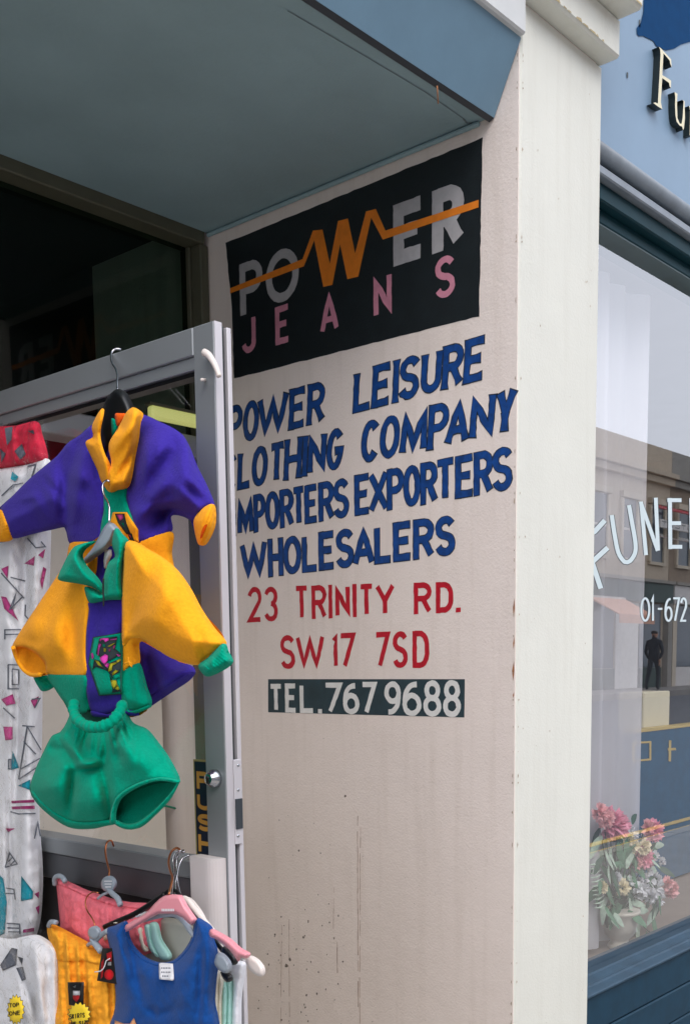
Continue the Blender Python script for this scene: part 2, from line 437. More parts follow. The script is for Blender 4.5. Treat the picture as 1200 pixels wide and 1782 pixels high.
def arc(cx, cy, rx, ry, a0, a1, n=12):
    return [(cx+rx*math.cos(math.radians(a0+(a1-a0)*i/n)), cy+ry*math.sin(math.radians(a0+(a1-a0)*i/n))) for i in range(n+1)]
S_ = arc(.5, .76, .5, .24, 25, 180, 9)+arc(.5, .76, .5, .24, 190, 262, 4)+arc(.5, .25, .5, .25, 82, 0, 6)+arc(.5, .25, .5, .25, -10, -160, 9)
G = {
 'P': [[(0, 0), (0, 1)], [(0, 1), (.5, 1)]+arc(.5, .73, .5, .27, 80, -80, 8)+[(0, .46)]],
 'R': [[(0, 0), (0, 1)], [(0, 1), (.5, 1)]+arc(.5, .74, .5, .26, 80, -80, 8)+[(0, .48)], [(.5, .48), (1, 0)]],
 'O': [arc(.5, .5, .5, .5, 90, 450, 24)],
 '0': [arc(.5, .5, .5, .5, 90, 450, 24)],
 'W': [[(0, 1), (.25, 0), (.5, .9), (.75, 0), (1, 1)]],
 'M': [[(0, 0), (.08, 1), (.5, .1), (.92, 1), (1, 0)]],
 'E': [[(0, 0), (0, 1)], [(0, 1), (1, 1)], [(0, .52), (.85, .52)], [(0, 0), (1, 0)]],
 'L': [[(0, 1), (0, 0), (1, 0)]],
 'I': [[(0, 0), (0, 1)]], '1': [[(.5, 0), (.5, 1), (0, .85)]],
 'J': [[(1, 1), (1, .25)]+arc(.5, .25, .5, .25, -10, -170, 8)],
 'A': [[(0, 0), (.5, 1), (1, 0)], [(.2, .3), (.8, .3)]],
 'N': [[(0, 0), (0, 1), (1, 0), (1, 1)]],
 'S': [S_],
 'U': [[(0, 1), (0, .3)]+arc(.5, .3, .5, .3, 190, 350, 10)+[(1, .3), (1, 1)]],
 'C': [arc(.5, .5, .5, .5, 45, 315, 18)],
 'G': [arc(.5, .5, .5, .5, 45, 345, 18)+[(1, .45), (.55, .45)]],
 'T': [[(0, 1), (1, 1)], [(.5, 1), (.5, 0)]],
 'H': [[(0, 0), (0, 1)], [(1, 0), (1, 1)], [(0, .5), (1, .5)]],
 'Y': [[(0, 1), (.5, .45), (1, 1)], [(.5, .45), (.5, 0)]],
 'X': [[(0, 0), (1, 1)], [(0, 1), (1, 0)]],
 'D': [[(0, 0), (0, 1)], [(0, 1), (.4, 1)]+arc(.45, .6, .55, .4, 80, 5, 6)+arc(.45, .4, .55, .4, -5, -80, 6)+[(.4, 0), (0, 0)]],
 '2': [arc(.5, .73, .5, .27, 165, -30, 10)+[(0, 0), (1, 0)]],
 '3': [arc(.5, .75, .48, .25, 160, -80, 10), arc(.5, .26, .5, .26, 85, -160, 10)],
 '7': [[(0, 1), (1, 1), (.3, 0)]],
 '6': [arc(.5, .3, .5, .3, 90, 450, 20), [(.85, .97)]+arc(.75, .45, .75, .52, 100, 190, 8)],
 '9': [arc(.5, .7, .5, .3, 90, 450, 20), [(.15, .03)]+arc(.25, .55, .75, .52, -80, 10, 8)],
 '8': [arc(.5, .76, .42, .24, 90, 450, 18), arc(.5, .26, .5, .26, 90, 450, 18)],
 'K': [[(0, 0), (0, 1)], [(1, 1), (0, .45)], [(.3, .6), (1, 0)]], 'Z': [[(0, 1), (1, 1), (0, 0), (1, 0)]],
 '.': [[(0, 0), (0, 1)]], '-': [[(0, .5), (1, .5)]],
}
def glyph(ch, w, h, sw, slant=0, fl=0):
    out = []
    for st in G[ch]:
        pts = [(sw/2+u*(w-sw)+slant*(v-.5)*h, sw/2+v*(h-sw)) for u, v in st]
        if ch in 'I': pts = [(w/2+slant*(v-.5)*h, v*h) for u, v in st]
        elif ch == '.': pts = [(w/2, v*h) for u, v in st]
        else:
            # straight ends on the letter's box run the full height
            q = []
            for (u, v), p in zip(st, pts):
                q.append(p)
            if len(st) == 2 and abs(st[0][0]-st[1][0]) < .01:
                q = [(q[0][0]-slant*sw/2, q[0][1]-(sw/2 if st[0][1] == 0 else 0)), (q[1][0]+slant*sw/2, q[1][1]+(sw/2 if st[1][1] == 1 else 0))]
            pts = q
        closed = len(pts) > 15 and np.hypot(pts[0][0]-pts[-1][0], pts[0][1]-pts[-1][1]) < 1e-6
        if closed: pts = pts[:-1]
        out.append((pts, closed))
    return out
def clampz(vs, a, b): return [np.array((v[0], min(max(v[1], a), b))) for v in vs]
XW = 1.9   # plane of the sign wall
def text_line(parent, cv, items, sw, mats, edge=0, slant=0, lift=.0005, deg=1, flare=0):
    """items: (char, x0, x1, ytop, ybot) in picture units; read back onto the wall plane and laid on fitted lines"""
    rows = []
    for ch, x0, x1, yt, yb in items:
        (a, t), (b, u) = cv([(x0, yt), (x1, yb)]); xm = (a+b)/2; ym = (t+u)/2
        p0, p1 = PX(a, ym, XW), PX(b, ym, XW); pt, pb = PX(xm, t, XW), PX(xm, u, XW)
        rows.append((ch, p0.y, p1.y, pt.z, pb.z))
    ys = [(r[1]+r[2])/2 for r in rows]
    ft = np.polyfit(ys, [r[3] for r in rows], deg if len(rows) > 3 else 0); fb = np.polyfit(ys, [r[4] for r in rows], deg if len(rows) > 3 else 0)
    for i, (ch, y0, y1, zt, zb) in enumerate(rows):
        if ch != '.':
            zt = .75*np.polyval(ft, ys[i])+.25*zt; zb = .75*np.polyval(fb, ys[i])+.25*zb
        sl = np.polyval(np.polyder(fb), ys[i]) if deg else 0
        sk = -sl
        mb = MB(); k = 0
        strokes = glyph(ch, y0-y1, zt-zb, sw, slant)
        if edge:
            for pts, cl in strokes:
                vs, fs = brush(pts, sw+2*edge, cl, flare); vs = clampz(vs, -edge, zt-zb+edge)
                if not cl:   # lengthen the ends
                    n = len(vs)//2
                    for e, o, pe, po in ((0, 1, 0, 1), (n-1, n-2, -1, -2)):
                        d = np.array(pts[pe])-np.array(pts[po]); d = d/np.linalg.norm(d)*edge; vs[e] = vs[e]+d; vs[e+n] = vs[e+n]+d
                mb.add([(XW-lift-.00005*k, y0-v[0], zb+v[1]+sk*v[0]) for v in vs], fs, len(mats)-1); k += 1
            k += 3
        for pts, cl in strokes:
            vs, fs = brush(pts, sw, cl, flare, .0003); vs = clampz(vs, 0, zt-zb)
            mb.add([(XW-lift-.00005*k, y0-v[0]+random.uniform(-.0004, .0004), zb+v[1]+sk*v[0]+random.uniform(-.0004, .0004)) for v in vs], fs, 0); k += 1
        mb.build('letter', mats, parent, recalc=False)

# ================================================================== STRUCTURE
YF = 1.209     # face of the pilaster
mb = MB(); mb.box(-60, 120, -1.55, 1.2, -.3, 0); mb.box(-60, 120, 1.2, 9, -.3, -.01)
pav = mb.build('pavement', mat('paving', srgb(150, 146, 140), .8, var=.15, scale=3, bump=.3)); struct(pav)
mb = MB()
for i in range(90): mb.box(-20+i*.92, -20+i*.92+.9, -1.70, -1.553, -.28, .004, bev=.01)
k = mb.build('kerb', mat('kerb stone', srgb(165, 160, 152), .8, var=.15)); struct(k)
rd = MB(); rd.prism_x([(-1.70, -.12), (-1.70, -.4), (-11, -.4), (-11, .58)], -60, 120)
struct(rd.build('road', mat('asphalt', srgb(92, 96, 102), .85, var=.2, scale=20, bump=.4)))
yl = MB()
for y in (-1.90, -2.10):
    yl.prism_x([(y, -.12+(-1.7-y)*.0753+.004), (y-.08, -.12+(-1.7-y+.08)*.0753+.004), (y-.08, -.12+(-1.7-y+.08)*.0753+.001), (y, -.12+(-1.7-y)*.0753+.001)], -60, 120)
struct(yl.build('road_marking', mat('yellow road paint', srgb(225, 190, 90), .7, var=.15, scale=10)))
fp = MB(); fp.box(-60, 120, -14.7, -11.002, -.4, .74)
struct(fp.build('far_pavement', mat('far paving', srgb(140, 136, 130), .85, var=.12, scale=2)))
# ground sheet to the horizon
g = MB(); g.add([(-900, -900, -.42), (900, -900, -.42), (900, 900, -.42), (-900, 900, -.42)], [(0, 1, 2, 3)])
struct(g.build('ground', mat('ground', srgb(110, 110, 104), .9, var=.2, scale=.2)))

# ---- sign wall and pilaster (one rendered wall)
wallt = thing('rendered_wall', 'cream painted return wall of the shop doorway ending in a broad pilaster', 'wall', (XW, YF, 0))
mb = MB()
# return wall as a fine sheet with an uneven surface
mb.box(XW, XW+.3, YF+.004, 2.6, 0, EYE+1.6)
mb.build('return_wall', M['wall'], wallt)
mb = MB(); mb.box(XW+.0005, 2.2225, YF, YF+.35, -.0, EYE+1.262, bev=.006)
mb.build('pilaster', M['pilaster'], wallt)
mb = MB(); mb.box(XW-.0, 2.222, 1.168, 1.5, EYE+1.262, EYE+1.338, bev=.005)
mb.box(XW-.0, 2.224, 1.118, 1.5, EYE+1.3385, EYE+1.9, bev=.006)
mb.build('capital', M['pilaster'], wallt)
# rust stains down the pilaster arris
rm = mat('rust stain', srgb(165, 110, 70), .8, var=.4, scale=60)
mb = MB()
for y0, y1 in ((1040, 1075), (1108, 1130), (1150, 1185), (1205, 1215)):
    a = PX(903.5, y0, XW-.0006); b = PX(902.5, y1, XW-.0006)
    yy = YF+.006; 
    vs = [(XW-.0007, yy+.0, a.z), (XW-.0007, yy+random.uniform(.002, .006), (a.z+b.z)/2), (XW-.0007, yy+.0015, b.z), (XW-.0007, yy-.001, (a.z+b.z)/2)]
    mb.add(vs, [(0, 1, 2, 3)])
mb.build('rust_stain', rm, wallt, recalc=False)
mb = MB()
for i in range(46):
    z = random.uniform(.7, EYE+1.2); h = abs(random.gauss(0, .006))+.002; wd = random.uniform(.0008, .003)
    for (sgn, yy) in ((1, YF+.004),):
        mb.add([(XW-.0009, yy+.0025, z), (XW-.0009, yy+.0025+wd, z+h*.4), (XW-.0009, yy+.0025+wd*.5, z+h), (XW-.0009, yy+.0023, z+h*.9)], [(0, 1, 2, 3)])
    x = XW+.0068; mb.add([(x, YF-.0006, z), (x+wd*1.5, YF-.0006, z+h*.5), (x+wd*.4, YF-.0006, z+h), (x-.0006, YF-.0006, z+h*.6)], [(0, 1, 2, 3)]) if i % 2 else None
for i in range(26):
    x = random.uniform(XW+.02, 2.21); z = random.uniform(.8, EYE+1.2); r = random.uniform(.0006, .0018)
    mb.add([(x+r*math.cos(a)*random.uniform(.5, 1.2), YF-.0006, z+1.6*r*math.sin(a)*random.uniform(.5, 1.2)) for a in np.arange(0, 6.28, 1.1)], [tuple(range(6))])
o = mb.build('paint_chip', mat('chipped paint', srgb(176, 158, 138), .85, var=.35, scale=70), wallt, recalc=False); o['kind'] = 'stuff'
mb = MB()
for zc_, yy, x1_ in ((EYE+1.2625, 1.1672, 2.224), (EYE+1.339, 1.1172, 2.226)):
    x = XW+.05
    while x < x1_-.02:
        L_ = random.uniform(.004, .03)
        if random.random() < .6: mb.add([(x, yy, zc_+.004), (x+L_, yy, zc_+.0045), (x+L_*.8, yy, zc_+.004+random.uniform(.002, .007)), (x+L_*.2, yy, zc_+.004+random.uniform(.001, .005))], [(0, 1, 2, 3)])
        x += L_
o = mb.build('edge_wear', mat('ochre edge wear', srgb(190, 172, 132), .85, var=.3, scale=60), wallt, recalc=False); o['kind'] = 'stuff'
# dirt runs and scuffs low on the wall
dm = mat('dirt run', srgb(176, 154, 140), .9, var=.3, scale=90)
dk = mat('dark scuff', srgb(118, 108, 100), .9, var=.3, scale=90)
mb = MB()
def run(px, y0, y1, w):
    ys = np.arange(y0, y1, 9); c = []
    for y in ys:
        px += random.uniform(-.35, .35); c.append((px, y))
    for i in range(len(c)-1):
        if random.random() < .18: continue
        ww = w*random.uniform(.45, 1)
        q = [PX(c[i][0]-ww, c[i][1], XW-.0007), PX(c[i][0]+ww, c[i][1], XW-.0007), PX(c[i+1][0]+ww, c[i+1][1], XW-.0007), PX(c[i+1][0]-ww, c[i+1][1], XW-.0007)]
        mb.add(q, [(0, 1, 2, 3)])
run(622, 1420, 1765, .8); run(627, 1440, 1790, .6); run(586, 1640, 1712, .7); run(490, 1610, 1790, .5); run(503, 1600, 1790, .5); run(581, 1545, 1620, .4)
mb.build('dirt_run', dm, wallt, recalc=False)
mb = MB()
for i in range(95):
    cx = random.choice((490, 500, 540, 590, 500, 560, 470))+random.gauss(0, 26); cy = random.choice((1600, 1640, 1690, 1740, 1650, 1450, 1770))+random.gauss(0, 28)
    if not (438 < cx < 880) or cy > 1790: continue
    r = abs(random.gauss(.5, .5))+.3
    if i == 0: cx, cy, r = 498, 1681, 3.4
    k = [(cx+r*random.uniform(.5, 1.2)*math.cos(a), cy+1.5*r*random.uniform(.5, 1.2)*math.sin(a)) for a in np.arange(0, 6.28, .9)]
    mb.add([PX(a, b, XW-.0008) for a, b in k], [tuple(range(len(k)))])
for i in range(40):
    cx = random.uniform(560, 890); cy = random.uniform(1250, 1780); r = random.uniform(.3, .8)
    k = [(cx+r*random.uniform(.5, 1.2)*math.cos(a), cy+r*random.uniform(.5, 1.2)*math.sin(a)) for a in np.arange(0, 6.28, 1.2)]
    mb.add([PX(a, b, XW-.0008) for a, b in k], [tuple(range(len(k)))])
o = mb.build('scuff_mark', dk, wallt, recalc=False); o['kind'] = 'stuff'

# ---- canopy with soffit
ZS = EYE+1.07
can = thing('canopy', 'grey blue boarded canopy with flat soffit over the shop doorway', 'canopy', (0, 1.27, ZS))
mb = MB(); mb.box(-4, XW-.001, 1.285, 2.113, ZS, ZS+.03)
mb.build('soffit', M['soffit'], can)
mb = MB(); mb.prism_x([(1.285, ZS-.004), (1.268, ZS-.004), (1.207, EYE+1.19), (1.245, EYE+1.19)], -4, XW-.002)
mb.build('sloping_board', M['canopy'], can)
mb = MB(); mb.prism_x([(1.2849, ZS-.0045), (1.2785, ZS-.009), (1.268, ZS-.0045)], -4, XW-.003)
mb.build('edge_groove', M['alu_dark'], can)
mb = MB(); mb.box(-4, XW-.002, 1.195, 1.24, EYE+1.1905, EYE+1.6, bev=.004)
mb.build('upper_board', M['canopy_top'], can)
# soffit joints and small cracks
mb = MB()
def crack(pts, w):
    for a, b in zip(pts, pts[1:]):
        p = PZ(*a, ZS-.0012); q = PZ(*b, ZS-.0012); d = (q-p).normalized(); n = Vector((-d.y, d.x, 0))*w
        mb.add([p-n, p+n, q+n, q-n], [(0, 1, 2, 3)])
crack([(500, 18), (640, 100), (740, 160), (806, 206)], .0009); crack([(806, 206), (812, 214), (838, 214), (858, 206)], .002)
mb.build('joint_line', mat('soffit joint', srgb(104, 118, 124), .8, var=.1), can, recalc=False)
mb = MB(); p = [PY(762, 150, 1.26), PY(764, 150, 1.26), PY(762, 178, 1.2665), PY(760, 178, 1.2665)]
mb.tube([(PX(1, 1, 1)*0+Vector((PY(761, 148, 1.255).x, 1.256, PY(761, 148, 1.255).z))), Vector((PY(762, 176, 1.262).x, 1.262, PY(762, 176, 1.262).z-.004))], .0012, 6)
mb.build('loose_nail', rm, can)
# crack between soffit and wall : cove bead
mb = MB(); mb.box(XW-.012, XW-.0012, 1.30, 2.112, ZS-.010, ZS-.001, bev=.003)
mb.build('cove_bead', M['soffit'], can)
# building mass above
up = MB(); up.box(-4, 5.5, 1.26, 6, EYE+1.62, 6.5)
o = up.build('upper_wall', mat('upper brick', srgb(130, 90, 72), .85, var=.25, scale=14)); struct(o)

nb_ = thing('brick_building', 'red brick building next along the street beyond the parlour window', 'building', (12, 1.3, 0))
mb = MB(); mb.box(5.62, 26, 1.26, 7, 0, 6.8); mb.build('wall', bpy.data.materials['upper brick'], nb_)
for i in range(4):
    x = 7+i*5; mb = MB(); mb.box(x, x+3, 1.22, 1.259, .7, 2.6); w_ = mb.build('window', M['alu_light'], nb_)
    mb = MB(); mb.box(x+.1, x+2.9, 1.215, 1.2195, .8, 2.5); mb.build('pane', mat('far pane', srgb(70, 84, 96), .1, var=0), w_)
# ---- shop front: transom window at the back of the recess
YB = 2.114
fr = thing('transom_window', 'dark fixed transom window under the soffit above the open door', 'window', (1.3, YB, EYE+.6))
mb = MB(); mb.box(-4, XW-.012, YB, YB+.08, ZS-.028, ZS+.03, bev=.003); mb.build('head_rail', M['frame_dark'], fr)
mb = MB(); mb.box(XW-.028, XW-.0015, YB+.001, YB+.08, 0, ZS-.0285, bev=.003); mb.build('jamb', M['frame_dark'], fr)
mb = MB(); mb.box(-4, XW-.03, YB+.002, YB+.078, EYE+.52, EYE+.575, bev=.003); mb.build('transom_bar', M['alu'], fr)
mb = MB(); mb.box(-4, XW-.03, YB+.05, YB+.054, EYE+.576, ZS-.029); mb.build('pane', M['dark_glass'], fr)
for d, n in ((.60, 'glazing_bead'),):
    mb = MB(); mb.box(XW-.036, XW-.0285, YB+.035, YB+.05, EYE+.58, ZS-.03, bev=.002); mb.build(n, M['frame_dark'], fr)
# interior shell
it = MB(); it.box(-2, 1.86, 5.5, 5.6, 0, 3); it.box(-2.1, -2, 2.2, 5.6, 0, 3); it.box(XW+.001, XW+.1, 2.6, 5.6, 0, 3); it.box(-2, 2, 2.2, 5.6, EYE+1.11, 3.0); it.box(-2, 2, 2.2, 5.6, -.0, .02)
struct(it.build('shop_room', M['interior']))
cu = MB(); n = 30
for i in range(n):
    x0 = .6+i*.024
    cu.box(x0, x0+.02, 2.22+.012*math.sin(i*1.7), 2.232+.012*math.sin(i*1.7), EYE+.6, EYE+.88)
tag(cu.build('reflection_drape', mat('dark blue stand-in drape', srgb(30, 90, 190), .9, var=.2)), 'dark blue stand-in drape added to imitate a reflection in the left end of the transom glass', 'curtain')  # drape added in place of a blue reflection on the transom glass
pn = thing('inner_partition', 'beige panelled partition standing inside the doorway behind the glass door', 'partition', (1.4, 2.32, 0))
mb = MB(); mb.box(.6, XW-.03, 2.32, 2.36, .02, EYE+.43, bev=.003); mb.build('board', M['panel'], pn)
mb = MB(); mb.box(.6, XW-.03, 2.30, 2.36, EYE+.432, EYE+.47, bev=.003); mb.build('top_rail', mat('brown rail', srgb(95, 84, 74), .6), pn)
for px in (303, 309, 341):
    x = PY(px, 1000, 2.31).x
    mb = MB(); mb.box(x-.0035, x+.0035, 2.309, 2.3195, .1, EYE+.38, bev=.001); mb.build('moulding', M['panel_line'], pn)
mb = MB()
q = PY(309, 1180, 2.306)
for a, b in (((309, 1190), (309, 1408)), ((309, 1408), (284, 1402))):
    p0 = PY(*a, 2.3165); p1 = PY(*b, 2.3165); mb.tube([p0, p1], .003, 6)
mb.build('green_tape', mat('green tape', srgb(20, 130, 100), .6), pn)
ft = thing('strip_light', 'lit fluorescent strip light glimpsed above the black hanger through the door glass', 'light', (1.75, 2.1, EYE+.6))
p = PY(262, 703, 2.095); q = PY(345, 737, 2.095)
mb = MB(); mb.box(p.x, XW-.03, 2.088, 2.112, p.z-.032, p.z-.002, bev=.005)
em, t_, b_ = nodes('strip light tube'); b_.inputs['Emission Color'].default_value = srgb(225, 228, 130); b_.inputs['Emission Strength'].default_value = .28; b_.inputs['Base Color'].default_value = srgb(220, 225, 150)
mb.build('diffuser', em, ft)
mb = MB(); mb.box(p.x-.004, XW-.0295, 2.090, 2.1125, p.z-.0015, p.z+.005, bev=.001); mb.build('housing', M['frame_dark'], ft)

# ================================================================== SIGNS
sg = thing('painted_sign', 'black sign panel with grey and pink capitals and an orange zigzag W, under the soffit', 'sign', (XW, 1.7, EYE+.3))
quad = z5([(27, 450), (1020, 42), (1007, 733), (60, 975), (52, 700)])
mb = MB()
P = [PX(*q, XW-.0004) for q in lin(quad, 12)]
P = [p+Vector((0, random.uniform(-.001, .001), random.uniform(-.001, .001))) for p in P]
mb.add(P, [tuple(range(len(P)))]); mb.build('panel', M['black_paint'], sg, recalc=False)
text_line(sg, z5, [('P', 83, 172, 515, 722), ('O', 183, 312, 475, 677)], .021, [M['grey_letter']], lift=.0008)
text_line(sg, z5, [('E', 676, 803, 280, 522), ('R', 826, 950, 228, 475)], .029, [M['grey_letter']], lift=.0008)
text_line(sg, z5, [('J', 90, 145, 731, 876)], .0145, [M['pink_letter']], lift=.0008)
text_line(sg, z5, [('E', 220, 278, 690, 840)], .0145, [M['pink_letter']], lift=.0008)
text_line(sg, z5, [('A', 393, 465, 638, 797)], .0135, [M['pink_letter']], lift=.0008)
text_line(sg, z5, [('N', 600, 670, 568, 735)], .0135, [M['pink_letter']], lift=.0008)
text_line(sg, z5, [('S', 838, 915, 500, 662)], .0135, [M['pink_letter']], lift=.0008)
zig = z5([(45, 625), (325, 512), (365, 402), (402, 398), (430, 530), (462, 365), (500, 355), (528, 490), (570, 328), (608, 318), (645, 402), (1005, 283), (1005, 312), (635, 437), (590, 352), (540, 580), (498, 590), (470, 455), (440, 612), (405, 620), (370, 440), (330, 540), (45, 645)])
P, F = tri_poly(lin(zig, 8), 14)
mb = MB(); mb.add([PX(*q, XW-.0013) for q in P], F); mb.build('zigzag', M['orange_letter'], sg, recalc=False)

bl = thing('painted_lettering', 'four lines of blue capitals edged in black on the cream wall', 'lettering', (XW, 1.6, EYE+.1))
bm_ = [M['blue_letter'], M['letter_edge']]
text_line(bl, z6, [('P', 40, 92, 325, 472), ('O', 97, 156, 308, 460), ('W', 152, 268, 283, 443), ('E', 275, 338, 258, 408), ('R', 345, 410, 243, 393), ('L', 524, 594, 190, 345), ('E', 596, 668, 163, 328), ('I', 672, 700, 152, 310), ('S', 702, 775, 138, 300), ('U', 786, 862, 112, 270), ('R', 868, 945, 90, 253), ('E', 952, 1032, 63, 232)], .0135, bm_, .0022, slant=.07, flare=.28)
text_line(bl, z6, [('C', 22, 70, 512, 655), ('L', 76, 128, 500, 645), ('O', 131, 190, 482, 638), ('T', 196, 256, 470, 618), ('H', 256, 322, 455, 610), ('I', 324, 346, 448, 595), ('N', 348, 415, 432, 588), ('G', 420, 482, 420, 572), ('C', 554, 622, 383, 535), ('O', 626, 700, 365, 522), ('M', 706, 808, 340, 508), ('P', 812, 888, 316, 490), ('A', 882, 970, 305, 475), ('N', 976, 1066, 280, 452), ('Y', 1074, 1146, 262, 437)], .0135, bm_, .0022, slant=.08, flare=.28)
text_line(bl, z6, [('I', 50, 68, 690, 830), ('M', 74, 135, 678, 825), ('P', 137, 182, 665, 812), ('O', 182, 236, 655, 798), ('R', 238, 290, 648, 792), ('T', 286, 335, 640, 785), ('E', 334, 386, 635, 778), ('R', 388, 446, 622, 768), ('S', 446, 504, 612, 760), ('E', 527, 588, 588, 748), ('X', 582, 656, 576, 738), ('P', 652, 716, 568, 726), ('O', 716, 780, 560, 712), ('R', 782, 846, 548, 705), ('T', 838, 916, 532, 692), ('E', 916, 990, 517, 678), ('R', 988, 1060, 500, 668), ('S', 1060, 1135, 485, 652)], .0135, bm_, .0019)
text_line(bl, z7, [('W', 86, 188, 96, 240), ('H', 193, 250, 86, 228), ('O', 252, 320, 76, 218), ('L', 324, 386, 66, 212), ('E', 388, 452, 55, 202), ('S', 456, 522, 46, 195), ('A', 520, 602, 38, 188), ('L', 604, 672, 28, 180), ('E', 676, 750, 20, 170), ('R', 754, 832, 8, 162), ('S', 840, 914, 0, 148)], .0145, bm_, .0019)
rl = thing('painted_lettering', 'two lines of red capitals and figures, an address, below the blue lettering', 'lettering', (XW, 1.6, EYE))
text_line(rl, z7, [('2', 114, 168, 283, 408), ('3', 176, 230, 278, 405), ('T', 294, 350, 267, 398), ('R', 360, 418, 262, 393), ('I', 424, 442, 257, 390), ('N', 452, 508, 252, 388), ('I', 517, 536, 248, 386), ('T', 543, 602, 245, 386), ('Y', 606, 682, 240, 382), ('R', 755, 824, 230, 375), ('D', 840, 908, 226, 372), ('.', 920, 936, 350, 368)], .0125, [M['red_letter']])
text_line(rl, z7, [('S', 240, 296, 457, 588), ('W', 300, 410, 457, 590), ('1', 438, 468, 447, 583), ('7', 466, 530, 445, 583), ('7', 602, 664, 443, 586), ('S', 674, 732, 442, 584), ('D', 750, 815, 440, 584)], .0125, [M['red_letter']])
ph = thing('phone_sign', 'slate painted strip with white telephone number beneath the red address', 'sign', (XW, 1.6, EYE-.05))
mb = MB(); P = [PX(*q, XW-.0004) for q in z7([(192, 627), (952, 627), (950, 775), (192, 755)])]; mb.add(P, [(0, 1, 2, 3)]); mb.build('panel', M['slate_paint'], ph, recalc=False)
text_line(ph, z7, [('T', 196, 250, 630, 755), ('E', 258, 305, 630, 756), ('L', 315, 372, 630, 758), ('.', 384, 402, 742, 760), ('7', 408, 478, 630, 762), ('6', 482, 545, 630, 763), ('7', 550, 612, 630, 765), ('9', 642, 705, 630, 770), ('6', 712, 785, 630, 771), ('8', 792, 862, 630, 772), ('8', 868, 938, 630, 773)], .0125, [M['white_letter']], lift=.0008)

# ================================================================== GLASS DOOR (open at right angles)
XD = 1.035; D0 = 1.147; DT = EYE+.47; D1 = 2.11
dr = thing('glass_door', 'open aluminium framed glass door with clothes hung on it', 'door', (XD+.02, D1, 0))
xa = PY(388, 700, D0).x; xb = PY(397, 700, D0).x; xc = PY(404.5, 700, D0).x
mb = MB(); mb.box(XD, xa, D0, D0+.0435, .06, DT, bev=.0015); mb.build('lock_stile', M['alu'], dr)
mb = MB(); mb.box(XD+.0004, xa-.0004, D0-.0018, D0-.0002, .06, DT-.0005); mb.build('edge_strip', M['alu_light'], dr)
mb = MB(); mb.box(xa+.0002, xb, D0+.006, D0+.04, .06, DT-.002); mb.build('edge_groove', M['alu_dark'], dr)
mb = MB(); mb.box(xb+.0002, xc, D0-.001, D0+.04, .06, DT-.004, bev=.001); mb.build('edge_strip', M['alu_light'], dr)
mb = MB(); mb.box(XD, XD+.04, D0+.044, D1, EYE+.432, DT, bev=.0015); mb.build('top_rail', M['alu'], dr)
mb = MB(); mb.box(XD+.004, XD+.036, D0+.044, D1-.0005, EYE+.414, EYE+.4318, bev=.001); mb.build('glazing_bead', M['alu'], dr)
mb = MB(); mb.box(XD+.010, XD+.03, D0+.044, D1-.001, EYE+.408, EYE+.4138); mb.build('gasket', M['black_plastic'], dr)
zr = EYE-.289
mb = MB(); mb.box(XD-.004, XD+.04, D0+.046, D1, zr-.028, zr, bev=.002); mb.build('mid_rail', M['alu'], dr, ).__setitem__('label', 'upper strip of the middle rail')
mb = MB(); mb.box(XD+.002, XD+.036, D0+.046, D1-.001, zr-.075, zr-.0285, bev=.002); mb.build('mid_rail', mat('dull aluminium', srgb(112, 114, 118), .4, .6, var=.1), dr)
mb = MB(); mb.box(XD+.014, XD+.03, D0+.05, D1-.01, .3, zr-.077); mb.build('kick_panel', mat('dark kick panel', srgb(46, 44, 46), .5, var=.2), dr)
mb = MB(); mb.box(XD, XD+.04, D0+.044, D1, .06, .298, bev=.002); mb.build('bottom_rail', M['alu'], dr)
mb = MB(); mb.box(XD, XD+.04, D1+.0005, D1+.02, .06, DT, bev=.002); mb.build('hinge_stile', M['alu'], dr)
mb = MB(); mb.box(XD+.018, XD+.024, D0+.03, D1+.01, zr-.002, EYE+.42); mb.build('pane', M['door_glass'], dr)
# box cover on the lower stile
p = PX(328, 1490, XD-.03); q = PX(395, 1488, XD-.012)
cv = MB(); prof = []
y1_ = PX(330, 1490, XD-.022).y; y0_ = D0+.003; zt_ = PX(330, 1490, XD-.022).z
n = 8; pr = [(XD-.001, y1_), (XD-.022, y1_)]+[(XD-.022+.020*(1-math.cos(a)), y0_+.022-.022*math.sin(a)) for a in np.linspace(0, math.pi/2, n)]+[(XD-.001, y0_)]
vs = [(x, y, .5) for x, y in pr]+[(x, y, zt_) for x, y in pr]; n = len(pr)
cv.add(vs, [tuple(range(n)), tuple(range(n, 2*n))]+[(i, (i+1) % n, (i+1) % n+n, i+n) for i in range(n)])
cv.build('box_cover', mat('cream cover', srgb(205, 198, 196), .5, var=.05), dr)
# lock cylinder
p = PX(375, 1355, XD)
mb = MB(); mb.lathe([(.0135, 0), (.0135, -.004), (.0125, -.008), (.0095, -.010), (.009, -.014), (.0075, -.015)], p, 'x', 28)
lk = mb.build('lock_cylinder', M['steel'], dr)
mb = MB(); mb.box(p.x-.0165, p.x-.0149, p.y-.001, p.y+.001, p.z-.006, p.z+.001); mb.tube([(p.x-.0149, p.y, p.z+.002), (p.x-.0168, p.y, p.z+.002)], .0028, 12)
ks = mb.build('keyhole', M['black_plastic'], lk)
